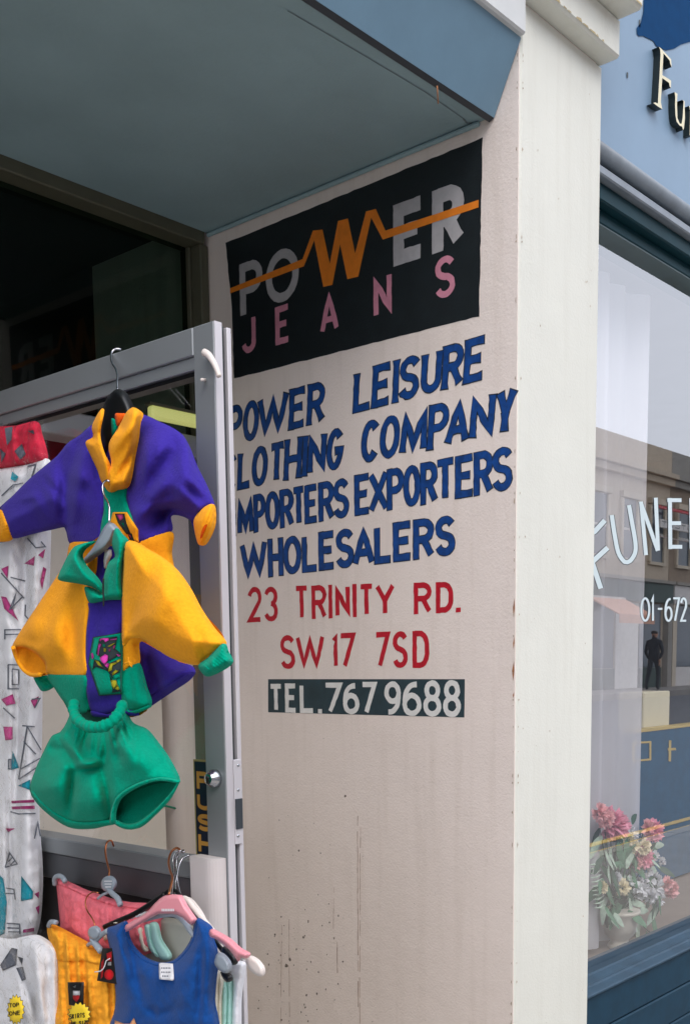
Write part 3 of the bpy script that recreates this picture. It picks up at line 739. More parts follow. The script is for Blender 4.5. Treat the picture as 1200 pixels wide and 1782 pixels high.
# latch face plate on the door edge
a = PY(409, 1322, D0-.002); b = PY(419, 1468, D0-.002)
mb = MB(); mb.box(xa-.001, xb+.003, D0-.0042, D0-.0022, b.z, a.z, bev=.0006); fpn = mb.build('latch_plate', M['alu_light'], dr)
mb = MB(); a = PY(411, 1390, D0); b = PY(419, 1441, D0)
mb.box(xa-.001, xa+.012, D0-.0062, D0-.0043, b.z, a.z); mb.build('latch_slot', M['alu_dark'], fpn)
for zz in (1332, 1375, 1455):
    s_ = PY(414, zz, D0-.004); mb = MB(); mb.lathe([(.0022, 0), (.0022, -.001), (.001, -.0012)], (s_.x, D0-.0042, s_.z), 'y', 10); mb.build('screw', M['steel'], fpn)
# white plastic arm and peg near the top
pts = [(355, 613), (362, 617), (370, 628), (377, 642), (381, 655)]
mb = MB(); mb.tube([PX(*q, XD-.008) for i, q in enumerate(catmull(pts, 3, False))], [.0052-.0001*i for i in range(len(catmull(pts, 3, False)))], 10)
mb.build('plastic_arm', M['white_plastic'], dr)
mb = MB(); c = PX(357, 661, XD); mb.tube([c, c+Vector((-.012, -.006, -.003))], .0022, 10); mb.build('peg', M['white_plastic'], dr)
# PUSH sticker standing on the glass
st = MB(); xs = XD+.0172
y0s = PX(339, 1400, xs).y; y1s = y0s-.048; z1s = PX(345, 1322, xs).z; z0s = PX(350, 1490, xs).z
st.box(xs-.0006, xs, y1s, y0s, z0s, z1s)
stk = st.build('push_sticker', mat('gold bordered sticker', srgb(150, 140, 85), .5, var=.1), dr)
st = MB(); st.box(xs-.001, xs-.00065, y1s+.003, y0s-.003, z0s+.003, z1s-.003); st.build('sticker_face', mat('navy sticker', srgb(18, 30, 48), .4, var=0), stk)
hh = (z1s-z0s)/4.6
for i, ch in enumerate('PUSH'):
    mb = MB(); zb = z1s-.012-(i+1)*hh; wd = y0s-y1s-.016
    for k, (pts, cl) in enumerate(glyph(ch, wd, hh*.82, .0065)):
        vs, fs = ribbon(pts, .0065, cl); mb.add([(xs-.0013-.00006*k, y0s-.007-v[0], zb+v[1]) for v in vs], fs)
    mb.build('letter', mat('ochre print', srgb(190, 140, 60), .5, var=0) if i == 0 else bpy.data.materials['ochre print'], stk, recalc=False)

# ================================================================== GARMENTS ON THE DOOR
def wire(name, pts, r, m, parent=None, n=8):
    mb = MB(); mb.tube(pts, r, n); return mb.build(name, m, parent)
def hook_pts(cv, pts, xs_, step=4):
    q = catmull(cv(pts), step, False); n = len(q)
    return [PX(a[0], a[1], xs_[0]+(xs_[1]-xs_[0])*i/(n-1)) for i, a in enumerate(q)]
# --- first jacket (purple with yellow collar)
hg = thing('coat_hanger', 'black broad-shouldered hanger in the purple jacket, wire hook over the door top rail', 'hanger', tuple(PX(205, 700, .99)))
wire('hook', hook_pts(zA, [(573, 186), (552, 182), (532, 195), (527, 225), (535, 255), (550, 280), (557, 310), (557, 345), (557, 382)], (XD+.012, .99)), .0016, M['chrome'], hg)
ck = Cloth(zA([(555, 372), (520, 400), (495, 440), (478, 500), (462, 560), (470, 620), (500, 700), (560, 620), (640, 560), (632, 470), (612, 420), (590, 385)]), .978, .012, 12, wob=0)
ck.panel('hanger_body', zA([(555, 372), (520, 400), (495, 440), (478, 500), (462, 560), (470, 620), (500, 700), (560, 620), (640, 560), (632, 470), (612, 420), (590, 385)]), M['black_plastic'], hg)
j1 = thing('fleece_jacket', 'purple toddler fleece top with yellow collar and cuffs, topmost on the door', 'jacket', tuple(PX(205, 800, 1.0)), 'fleece tops hung on the door')
J1 = zA([(437, 545), (380, 590), (320, 630), (270, 690), (150, 790), (60, 880), (-10, 945), (-40, 1010), (-30, 1085), (10, 1105), (52, 1082), (150, 1060), (240, 1040), (305, 1030), (318, 1070), (330, 1110), (335, 1300), (560, 1330), (812, 1300), (808, 1150), (808, 1050), (806, 975), (860, 975), (905, 1000), (925, 1060), (945, 1112), (972, 1105), (1010, 1045), (1020, 985), (1010, 920), (975, 830), (930, 740), (895, 650), (860, 585), (800, 545), (660, 495), (600, 530), (520, 560)])
F1 = [(*zA([(380, 600), (300, 900)]), -.006, 9), (*zA([(400, 700), (340, 1050)]), .005, 9), (*zA([(210, 800), (300, 900)]), -.005, 7), (*zA([(90, 900), (180, 880)]), .004, 6), (*zA([(840, 900), (660, 960)]), .006, 8), (*zA([(700, 640), (690, 860)]), .006, 9), (*zA([(900, 800), (960, 880)]), .005, 6), (*zA([(300, 690), (310, 1010)]), -.010, 12), (*zA([(330, 760), (440, 820)]), .005, 14), (*zA([(240, 760), (280, 1030)]), .006, 14),
      (*zA([(140, 840), (230, 1000)]), .004, 10), (*zA([(740, 560), (760, 900)]), .010, 22), (*zA([(820, 660), (700, 880)]), -.012, 16), (*zA([(880, 680), (870, 930)]), .012, 18),
      (*zA([(780, 800), (640, 1020)]), .010, 14), (*zA([(900, 980), (700, 940)]), -.012, 12), (*zA([(960, 900), (860, 820)]), -.006, 10), (*zA([(720, 1050), (800, 960)]), -.008, 10), (*zA([(620, 700), (610, 900)]), -.006, 10),
      (*zA([(440, 620), (490, 900)]), -.006, 8)]
c1 = Cloth(J1, .978, .028, 60, F1, .002, 50)
c1.back('back_panel', M['purple'], j1)
c1.panel('left_panel', zA([(440, 545), (380, 590), (320, 630), (270, 690), (150, 790), (60, 880), (0, 945), (30, 1010), (52, 1080), (150, 1060), (240, 1040), (305, 1030), (318, 1070), (332, 1104), (470, 1096), (480, 1020), (490, 950), (495, 870), (480, 800), (435, 640)]), M['purple'], j1)
c1.panel('right_panel', zA([(655, 498), (760, 530), (850, 580), (890, 640), (930, 740), (975, 830), (1010, 922), (975, 930), (940, 960), (918, 1003), (870, 980), (806, 975), (806, 1048), (652, 1106), (640, 1040), (600, 900), (605, 800), (640, 640)]), M['purple'], j1)
c1.panel('placket', zA([(495, 840), (602, 825), (600, 900), (640, 1010), (650, 1108), (640, 1150), (470, 1150), (478, 1020), (492, 950)]), M['green'], j1)
c1.panel('hem', zA([(332, 1106), (470, 1098), (480, 1150), (480, 1330), (340, 1300)]), M['yellow'], j1)
c1.panel('hem', zA([(652, 1108), (806, 1050), (808, 1150), (812, 1300), (640, 1320)]), M['yellow'], j1)
c1.panel('cuff', zA([(2, 946), (30, 1010), (52, 1080), (28, 1096), (-30, 1088), (-40, 1010)]), M['yellow'], j1, off=.003, step=2, rib=(.3, .95, 5, .0009))
ca = Cloth(zA([(1010, 922), (1018, 990), (1005, 1050), (970, 1110), (942, 1112), (925, 1060), (918, 1000), (940, 960), (975, 930)]), .965, .016, 16, wob=.001)
ca.panel('cuff', zA([(1010, 922), (1018, 990), (1005, 1050), (970, 1110), (942, 1112), (925, 1060), (918, 1000), (940, 960), (975, 930)]), M['yellow'], j1, step=2, rib=(.93, .35, 5, .0007))
ca.panel('cuff_opening', zA([(972, 1018), (958, 1042), (948, 1085), (956, 1080), (974, 1042), (984, 1016)]), M['orange_in'], j1, step=3, off=.0012, groove=0, rim=0)
co = Cloth(zA([(485, 462), (450, 505), (435, 555), (440, 600), (402, 628), (430, 690), (462, 760), (480, 812), (520, 862), (560, 850), (610, 828), (636, 690), (655, 600), (672, 492), (640, 458), (600, 480), (560, 560)]), .946, .020, 14, [(*zA([(480, 600), (515, 800)]), .006, 6), (*zA([(530, 680), (640, 520)]), .008, 10), (*zA([(560, 800), (650, 640)]), -.007, 6)], .001)
co.panel('collar', zA([(485, 465), (458, 500), (435, 555), (440, 600), (405, 627), (430, 690), (462, 760), (480, 812), (520, 862), (516, 780), (512, 725), (490, 680), (470, 610), (470, 560), (480, 510)]), M['yellow'], j1, step=3)
co.panel('collar', zA([(628, 460), (600, 482), (575, 530), (545, 580), (520, 622), (515, 660), (527, 720), (514, 780), (522, 862), (548, 855), (606, 830), (635, 690), (652, 600), (660, 530), (672, 490), (645, 465)]), M['yellow'], j1, step=3)
ci = Cloth(zA([(470, 480), (460, 600), (515, 740), (560, 600), (610, 480)]), .974, .004, 10, wob=0)
ci.panel('inner_panel', zA([(472, 560), (478, 620), (516, 730), (528, 640), (530, 540), (500, 540)]), M['purple'], j1, step=3)
ci.panel('inner_placket', zA([(528, 512), (532, 600), (556, 565), (545, 520)]), M['green'], j1, step=3, off=.008)
ci.panel('collar_lining', zA([(545, 492), (556, 548), (592, 520), (600, 492), (570, 488)]), M['orange_in'], j1, step=3, off=.012)
# patch on the first jacket
pk = c1.panel('patch', zA([(535, 958), (598, 958), (650, 1040), (652, 1100), (560, 1080), (522, 1010)]), M['yellow'], j1, smooth=False, off=.0025, groove=0)
for pl, mm in (([(545, 965), (590, 965), (600, 1010), (620, 1060), (600, 1062), (560, 1010)], 'dark_print'), ([(552, 970), (582, 968), (586, 985), (570, 1000)], 'magenta'), ([(600, 1050), (625, 1060), (640, 1100), (620, 1095)], 'dark_print'), ([(575, 1010), (588, 1008), (590, 1030)], 'green'), ([(606, 1062), (618, 1068), (622, 1082)], 'hot_pink')):
    o = c1.panel('print', zA(pl), M[mm], pk, smooth=False, off=.0033+.0004*(mm != 'dark_print'), groove=0, rim=0, step=3)

# --- purple shorts of the first set, behind the second jacket
sh = thing('fleece_shorts', 'purple fleece shorts poking out behind the yellow sleeve', 'shorts', tuple(PX(290, 1180, .98)))
cs = Cloth(zB([(600, 600), (700, 640), (850, 740), (905, 762), (920, 792), (890, 832), (800, 892), (712, 952), (640, 1000), (580, 990), (570, 800)]), .975, .03, 26, [(*zB([(700, 700), (760, 900)]), -.01, 12), (*zB([(880, 790), (740, 880)]), .006, 8)])
cs.panel('leg', zB([(600, 600), (700, 640), (850, 740), (905, 762), (920, 792), (890, 832), (800, 892), (712, 952), (640, 1000), (580, 990), (570, 800)]), M['purple'], sh)
cs.back('back_panel', M['purple'], sh)
cs.panel('leg_hem', zB([(722, 935), (800, 880), (905, 805), (915, 792), (895, 790), (800, 850), (715, 905)]), M['purple'], sh, off=.003, step=3)

# --- second jacket (yellow sleeves, green collar)
h2 = thing('coat_hanger', 'grey plastic hanger inside the yellow and green jacket', 'hanger', tuple(PX(186, 920, .93)))
wire('hook', hook_pts(zA, [(520, 812), (508, 806), (492, 818), (486, 845), (494, 880), (512, 912), (519, 940), (518, 1003)], (.925, .908)), .0014, M['chrome'], h2)
hk = zB([(512, 80), (488, 110), (462, 160), (440, 200), (396, 255), (400, 276), (440, 250), (500, 205), (528, 170), (545, 130), (562, 118), (545, 95), (530, 82)])
ch2 = Cloth(hk, .912, .008, 6, wob=0); ch2.panel('hanger_body', hk, M['grey_plastic'], h2, step=3)
j2 = thing('fleece_jacket', 'yellow sleeved toddler fleece top with green collar and patch, hung over the purple one', 'jacket', tuple(PX(190, 1050, .94)), 'fleece tops hung on the door')
J2 = zB([(300, 300), (240, 380), (180, 470), (120, 560), (70, 640), (58, 680), (80, 740), (115, 785), (150, 806), (225, 800), (262, 870), (300, 930), (340, 985), (440, 1010), (650, 1000), (712, 950), (690, 860), (665, 760), (650, 640), (800, 715), (900, 750), (1068, 650), (950, 490), (890, 380), (820, 290), (720, 220), (600, 168), (545, 108), (440, 168)])
F2 = [(*zB([(290, 360), (200, 620)]), -.004, 14), (*zB([(220, 620), (300, 790)]), -.003, 10), (*zB([(250, 500), (260, 760)]), .010, 22), (*zB([(330, 420), (360, 780)]), -.006, 14), (*zB([(180, 520), (140, 640)]), .010, 18), (*zB([(405, 480), (400, 900)]), .005, 10),
      (*zB([(500, 500), (480, 900)]), .004, 20), (*zB([(640, 760), (660, 940)]), .005, 8), (*zB([(420, 940), (600, 900)]), -.004, 9)]
c2 = Cloth(J2, .925, .026, 55, F2, .002, 50)
c2.back('back_panel', M['yellow'], j2)
c2.panel('left_panel', zB([(298, 302), (240, 380), (180, 470), (120, 560), (70, 640), (60, 672), (110, 668), (170, 695), (212, 740), (228, 800), (405, 803), (404, 700), (408, 600), (420, 490), (402, 385), (330, 350)]), M['yellow'], j2)
c2.panel('centre_panel', zB([(418, 462), (500, 450), (580, 440), (578, 600), (576, 790), (576, 945), (520, 985), (440, 985), (412, 900), (407, 800), (408, 620), (422, 490)]), M['purple'], j2)
c2.panel('right_panel', zB([(600, 168), (700, 215), (760, 400), (700, 640), (655, 650), (655, 745), (610, 765), (580, 792), (579, 600), (580, 440), (582, 300)]), M['yellow'], j2)
c2.panel('hem', zB([(228, 802), (405, 805), (407, 900), (420, 975), (340, 985), (300, 930), (260, 870)]), M['green'], j2)
c2.panel('hem', zB([(579, 794), (612, 768), (655, 748), (690, 860), (710, 945), (620, 975), (577, 940)]), M['green'], j2)
c2.panel('hem_band', zB([(577, 942), (620, 975), (712, 945), (708, 958), (624, 990), (575, 965)]), M['green'], j2, off=.005, step=3)
c2.panel('hem_band', zB([(432, 975), (510, 990), (578, 965), (650, 985), (650, 998), (570, 996), (520, 1005), (440, 1000)]), M['purple'], j2, off=.004, step=3)
# open end of the left sleeve
cl = Cloth(zB([(60, 672), (110, 664), (170, 690), (215, 738), (230, 802), (150, 808), (110, 785), (78, 735)]), .92, -.05, 20, wob=0)
cl.panel('sleeve_opening', zB([(60, 674), (110, 668), (170, 695), (213, 740), (228, 800), (150, 806), (112, 784), (80, 735)]), M['yellow'], j2, groove=0, rim=0)
rim_ = zB([(60, 676), (80, 735), (113, 784), (150, 806), (190, 804)])
cu2 = Cloth(zB([(160, 806), (250, 856), (208, 882), (176, 850)]), .955, .008, 10, wob=0); cu2.panel('cuff', zB([(158, 806), (200, 800), (255, 850), (205, 882), (176, 852)]), M['green'], j2, step=2, rib=(.8, -.6, 5, .0008))
mb = MB(); q = catmull(rim_, 4, False); mb.tube([PX(a[0]+1, a[1]-1, .905+.015*math.sin(i/len(q)*3)) for i, a in enumerate(q)], .0035, 8); mb.build('sleeve_edge', M['yellow'], j2)
# right sleeve, a roll of cloth coming forward
RS = zB([(600, 172), (720, 218), (820, 290), (890, 380), (950, 490), (1010, 580), (1067, 650), (1040, 690), (985, 725), (940, 756), (880, 748), (800, 718), (730, 672), (665, 632), (610, 634), (582, 665), (578, 500), (580, 300)])
cr_ = Cloth(RS, .885, .032, 45, [(*zB([(720, 260), (620, 620)]), -.012, 22), (*zB([(800, 330), (700, 640)]), .012, 26), (*zB([(930, 580), (980, 700)]), -.005, 8), (*zB([(640, 480), (600, 640)]), -.006, 9)], .0012, 40, fs=1.0)
cr_.panel('right_sleeve', RS, M['yellow'], j2)
cr_.back('sleeve_back', M['yellow'], j2, .6)
cf = zB([(940, 758), (985, 722), (1055, 655), (1078, 695), (1098, 742), (1060, 778), (985, 812), (962, 800)])
cc = Cloth(cf, .875, .016, 12, [(*zB([(1000, 720), (1020, 790)]), .004, 5)], .001); cc.panel('cuff', cf, M['green'], j2, step=2, rib=(.62, -.78, 5, .0008)); cc.back('cuff_back', M['green'], j2)
# collar
CL = zB([(447, 168), (360, 190), (330, 222), (300, 280), (273, 345), (300, 360), (380, 372), (450, 392), (488, 418), (480, 380), (455, 340), (405, 285), (385, 240), (400, 205)])
cc1 = Cloth(CL, .885, .014, 12, [(*zB([(340, 230), (420, 360)]), .006, 8)], .001); cc1.panel('collar', CL, M['green'], j2, step=3); cc1.back('collar_back', M['green'], j2)
CR = zB([(546, 108), (575, 135), (602, 168), (592, 240), (582, 300), (580, 380), (580, 440), (500, 448), (430, 462), (412, 440), (402, 385), (450, 398), (488, 420), (492, 340), (515, 270), (545, 240), (530, 180)])
cc2 = Cloth(CR, .888, .012, 10, [(*zB([(560, 160), (560, 400)]), .006, 8), (*zB([(545, 120), (548, 250)]), -.006, 5)], .001); cc2.panel('collar', CR, M['green'], j2, step=3)
ii = zB([(405, 240), (440, 230), (520, 190), (545, 200), (535, 260), (500, 330), (488, 410), (455, 350), (410, 290)])
cin = Cloth(ii, .928, .003, 10, wob=0)
cin.panel('inner_panel', zB([(450, 230), (520, 190), (540, 230), (500, 330), (487, 405), (455, 345), (448, 280)]), M['purple'], j2, step=3, groove=0)
cin.panel('inner_yoke', zB([(410, 285), (455, 235), (458, 290), (446, 332)]), M['yellow'], j2, step=3, off=.004)
cin.panel('size_label', zB([(497, 212), (520, 208), (522, 235), (505, 270), (494, 298), (490, 260)]), M['label_white'], j2, step=3, off=.007, smooth=False)
wire('zip', [PX(a[0], a[1], .873) for a in catmull(zB([(491, 345), (489, 400), (492, 440), (491, 478)]), 4, False)], .0012, M['letter_side'], j2)
# patch with an abstract printed figure
PH = zB([(442, 626), (574, 604), (574, 895), (470, 902), (420, 752), (428, 700)])
pt = c2.panel('patch', PH, M['green'], j2, smooth=False, off=.003, groove=.0012)
def pq(l): return [(120+x*140/1200, 1080+y*180/1543) for x, y in l]
mbb = MB()
hedge = lin(PH, 4); 
vsr, fsr = ribbon([tuple(a) for a in hedge], 1.6, True)
vv = c2.at(np.array(vsr), .0046); mbb.add(vv, fsr); mbb.build('patch_edge', M['dark_print'], pt, recalc=False)
shapes = [('dark_print', 0, [(450, 270), (720, 235), (690, 420), (780, 500), (600, 600), (480, 560), (400, 490)]),
 ('hot_pink', 1, [(450, 290), (480, 262), (585, 262), (600, 290), (540, 325), (520, 290), (490, 285), (470, 312)]), ('hot_pink', 1, [(610, 285), (712, 265), (708, 285), (620, 292)]), ('olive_print', 1, [(570, 385), (660, 340), (695, 330), (640, 370), (600, 392)]),
 ('hot_pink', 1, [(445, 345), (480, 350), (455, 420), (440, 520), (425, 520), (432, 420)]), ('olive_print', 1, [(515, 410), (555, 420), (545, 470), (520, 465)]), ('magenta', 1, [(665, 370), (690, 375), (672, 425), (655, 415)]),
 ('green', 1, [(500, 345), (545, 360), (530, 400), (505, 390)]), ('magenta', 1, [(590, 430), (620, 420), (615, 460), (595, 465)]),
 ('hot_pink', 1, [(330, 490), (355, 480), (372, 540), (350, 580), (335, 560)]), ('dark_print', 0, [(375, 580), (460, 600), (590, 730), (640, 800), (560, 750), (400, 690), (345, 740)]), ('olive_print', 1, [(385, 592), (445, 610), (505, 700), (430, 665)]),
 ('hot_pink', 2, [(480, 540), (540, 500), (585, 525), (575, 600), (530, 660), (480, 610), (455, 560)]), ('hot_pink', 2, [(530, 670), (570, 630), (600, 650), (575, 712)]),
 ('dark_print', 0, [(590, 640), (780, 560), (780, 700), (720, 820), (640, 860), (580, 760)]), ('olive_print', 1, [(610, 640), (720, 620), (700, 650), (650, 670), (640, 740), (590, 765), (585, 740)]), ('olive_print', 1, [(705, 600), (770, 570), (772, 600), (720, 632)]),
 ('olive_print', 1, [(640, 790), (690, 735), (740, 752), (650, 820)]), ('green', 1, [(640, 830), (740, 780), (770, 830), (700, 872)]), ('dark_print', 0, [(600, 810), (640, 880), (775, 1060), (640, 1080), (650, 1030)]), ('olive_print', 1, [(620, 890), (705, 890), (720, 960), (665, 1020), (635, 970)]), ('olive_print', 1, [(680, 1020), (725, 965), (755, 1020), (730, 1040)]), ('hot_pink', 1, [(700, 495), (770, 520), (740, 545)])]
for mm, l, pl in shapes:
    c2.panel('print', pq(pl), M[mm], pt, smooth=False, off=.0042+.0007*l, groove=0, rim=0, step=3)
wire('drawcord', [PX(a[0], a[1], .88) for a in catmull(zB([(610, 720), (612, 745), (625, 765), (622, 748), (612, 742), (590, 752)]), 3, False)], .0009, M['yellow'], j2)

# --- green shorts
gs = thing('fleece_shorts', 'green fleece shorts with gathered waistband hanging below the patched jacket', 'shorts', tuple(PX(180, 1330, .92)))
SO = zB([(345, 975), (310, 1040), (285, 1075), (245, 1095), (200, 1180), (165, 1260), (140, 1350), (180, 1420), (260, 1490), (340, 1532), (440, 1535), (500, 1522), (545, 1512), (600, 1538), (660, 1528), (720, 1480), (800, 1395), (847, 1310), (800, 1205), (740, 1120), (690, 1062), (625, 1032), (590, 975), (560, 1010), (450, 1055), (380, 1030)])
FS = [(*zB([(310, 1110), (400, 1230)]), .012, 9), (*zB([(290, 1130), (350, 1220)]), -.012, 8), (*zB([(400, 1080), (390, 1160)]), -.006, 5), (*zB([(440, 1080), (430, 1160)]), .006, 6), (*zB([(480, 1080), (470, 1200)]), .007, 7), (*zB([(375, 1235), (470, 1220)]), .012, 7), (*zB([(370, 1255), (480, 1245)]), -.010, 6),
      (*zB([(350, 1250), (330, 1480)]), -.012, 9), (*zB([(300, 1200), (260, 1440)]), .014, 22), (*zB([(430, 1260), (430, 1480)]), .012, 24), (*zB([(490, 1120), (490, 1330)]), -.010, 12), (*zB([(545, 1150), (570, 1220)]), -.009, 9), (*zB([(560, 1060), (620, 1260)]), .010, 18), (*zB([(640, 1070), (650, 1220)]), -.004, 7), (*zB([(600, 1120), (720, 1260)]), .008, 22), (*zB([(200, 1250), (240, 1380)]), .008, 18),
      (*zB([(500, 1300), (530, 1500)]), -.012, 9), (*zB([(230, 1140), (300, 1180)]), -.008, 9), (*zB([(260, 1240), (370, 1240)]), .004, 10)]
for i in range(26):
    t_ = i/25; bx, by = zB([(352+ (585-352)*t_, 985+70*math.sin(math.pi*t_))])[0]; L_ = random.uniform(22, 52)
    FS.append(((bx, by), (bx+(t_-.5)*L_*.9, by+L_), random.choice((-1, 1))*random.uniform(.003, .007), random.uniform(2.2, 3.6)))
c3 = Cloth(SO, .915, .036, 50, FS, .002, 30)
c3.back('back_panel', M['green'], gs)
c3.panel('front_panel', step=2.6, parent=gs, m=M['green'], poly=zB([(345, 975), (310, 1040), (285, 1075), (245, 1095), (200, 1180), (165, 1260), (143, 1345), (180, 1400), (260, 1465), (345, 1500), (440, 1505), (515, 1495), (535, 1440), (560, 1380), (650, 1325), (750, 1298), (845, 1310), (800, 1205), (740, 1120), (690, 1062), (625, 1032), (590, 975), (560, 1010), (450, 1055), (380, 1030)]))
c3.panel('leg_hem', zB([(140, 1350), (155, 1355), (190, 1400), (262, 1460), (345, 1498), (440, 1503), (530, 1490), (545, 1512), (500, 1522), (440, 1535), (340, 1532), (260, 1490), (180, 1420)]), M['green'], gs, off=.004)
# the open right leg, seen from below : a hollow
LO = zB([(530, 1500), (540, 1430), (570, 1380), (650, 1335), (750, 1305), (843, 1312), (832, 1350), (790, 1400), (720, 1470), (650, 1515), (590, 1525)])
clo = Cloth(LO, .91, -.08, 34, wob=0); clo.panel('leg_opening', LO, M['green_shade'], gs, groove=0, rim=0)  # shade of the leg's inside put into a darker green
HB = zB([(847, 1310), (838, 1322), (800, 1375), (720, 1455), (650, 1503), (590, 1512), (545, 1495), (545, 1514), (600, 1538), (660, 1530), (720, 1482), (800, 1397)])
chb = Cloth(HB, .89, .004, 5, wob=.001); chb.panel('leg_hem', HB, M['green'], gs, step=3)
HT = zB([(520, 1510), (528, 1440), (560, 1375), (650, 1318), (750, 1292), (846, 1306), (843, 1318), (750, 1308), (655, 1336), (572, 1390), (545, 1450), (540, 1505)])
cht = Cloth(HT, .858, .004, 5, wob=.001); cht.panel('leg_hem', HT, M['green'], gs, step=3)
# gathered waistband : a crinkled ring
ring = catmull(zB([(352, 940), (350, 975), (362, 1010), (395, 1038), (440, 1052), (490, 1048), (535, 1022), (565, 985), (582, 945)]), 1.5, False)
mb = MB(); n = len(ring); mb.tube([PX(a[0], a[1], .888-.03*math.sin(i/n*3.14)) for i, a in enumerate(ring)], [.0074+.0007*math.sin(i*1.05)+.0005*math.sin(i*.37)+random.uniform(-.0004, .0004) for i in range(n)], 12)
mb.build('waistband', M['green'], gs)
ring = catmull(zB([(352, 945), (372, 935), (392, 945), (410, 975), (440, 1000)]), 1.5, False)
mb = MB(); n = len(ring); mb.tube([PX(a[0], a[1], .93) for i, a in enumerate(ring)], [.006+.0005*math.sin(i*1.1) for i in range(n)], 12)
mb.build('waistband', M['green'], gs)
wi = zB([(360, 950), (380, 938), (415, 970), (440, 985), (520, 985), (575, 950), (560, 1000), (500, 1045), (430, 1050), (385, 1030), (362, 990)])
Cloth(wi, .915, -.008, 12, wob=0).panel('waist_inside', wi, mat('shaded green waist', srgb(10, 70, 56), .95), gs, step=3, groove=0, rim=0)  # shade inside the waist put into the dark green

# ================================================================== PRINTED TROUSERS IN POLYTHENE (left edge)
rp = thing('folded_garment', 'red printed garment in clear film at the top left of the door', 'garment', tuple(PX(30, 775, .98)))
R_ = [(-40, 748), (0, 742), (30, 740), (62, 733), (70, 752), (80, 800), (50, 808), (0, 815), (-40, 822)]
cR = Cloth(R_, 1.015, .010, 12, [((20, 745), (25, 810), .004, 5), ((50, 745), (40, 800), -.004, 4)], .003, 12); cR.panel('cloth', R_, M['red_cloth'], rp); cR.back('back_panel', M['red_cloth'], rp)
for pl in ([(8, 745), (22, 742), (20, 765), (12, 775)], [(25, 785), (38, 772), (45, 790), (35, 800)], [(0, 780), (10, 790), (2, 805)], [(48, 750), (58, 748), (60, 756)]):
    cR.panel('print', pl, M['grey_print'], rp, smooth=False, off=.0012, groove=0, rim=0, step=3)
tr = thing('printed_trousers', 'white trousers printed with pink and teal triangles hanging at the left edge', 'trousers', tuple(PX(40, 1200, .97)))
T1 = [(-40, 822), (0, 816), (50, 808), (84, 800), (86, 860), (86, 930), (84, 1000), (78, 1080), (72, 1170), (70, 1300), (66, 1420), (72, 1520), (68, 1600), (56, 1636), (30, 1640), (18, 1646), (-10, 1650), (-40, 1650)]
FT = [((14, 1400), (20, 1640), -.014, 4), ((45, 820), (40, 1100), -.012, 7), ((62, 850), (60, 1150), .008, 9), ((18, 820), (15, 1300), .008, 12), ((30, 1150), (26, 1450), -.010, 6), ((48, 1180), (45, 1600), .010, 12), ((62, 960), (48, 1010), -.005, 5), ((20, 950), (40, 990), -.005, 5), ((60, 1100), (44, 1180), .006, 6), ((10, 1060), (30, 1100), -.004, 5)]
cT = Cloth(T1, 1.012, .014, 18, FT, .002, 20); cT.panel('cloth', T1, M['white_cloth'], tr); cT.back('back_panel', M['white_cloth'], tr)
pr_ = [('teal_print', [(-4, 1520), (6, 1530), (12, 1570), (8, 1625), (-4, 1630)]), ('magenta', zC([(150, 440), (170, 430), (168, 460)])), ('magenta', zC([(155, 500), (172, 490), (168, 530)])), ('magenta', zB([(5, 300), (40, 285), (35, 345)])), ('magenta', zB([(5, 430), (30, 435), (88, 548), (20, 490)])), ('magenta', zB([(115, 275), (165, 240), (160, 285)])), ('magenta', zB([(180, 235), (215, 205), (205, 250)])), ('magenta', zB([(205, 290), (220, 300), (200, 400), (192, 360)])),
 ('magenta', zB([(5, 920), (60, 895), (75, 940), (30, 950)])), ('magenta', zB([(145, 925), (185, 905), (165, 965)])), ('magenta', zB([(15, 1050), (60, 1050), (60, 1110), (25, 1115)])), ('teal_print', zB([(60, 1165), (92, 1245), (50, 1255)])), ('teal_print', zB([(85, 1330), (145, 1300), (140, 1350)])),
 ('teal_print', zC([(92, 362), (145, 430), (142, 462), (90, 472)])), ('magenta', zC([(50, 35), (148, 30), (150, 42), (50, 46)])), ('magenta', zC([(50, 60), (150, 56), (152, 70), (52, 72)])), ('magenta', zC([(100, 596), (148, 588), (148, 604), (100, 610)])), ('magenta', zC([(100, 624), (146, 616), (146, 628), (102, 634)])), ('magenta', zC([(25, 155), (65, 155), (35, 172)])),
 ('teal_print', zA([(58, 765), (88, 790), (70, 812), (50, 800)]))]
for mm, pl in pr_: cT.panel('print', pl, M[mm], tr, smooth=False, off=.0012, groove=0, rim=0, step=4)
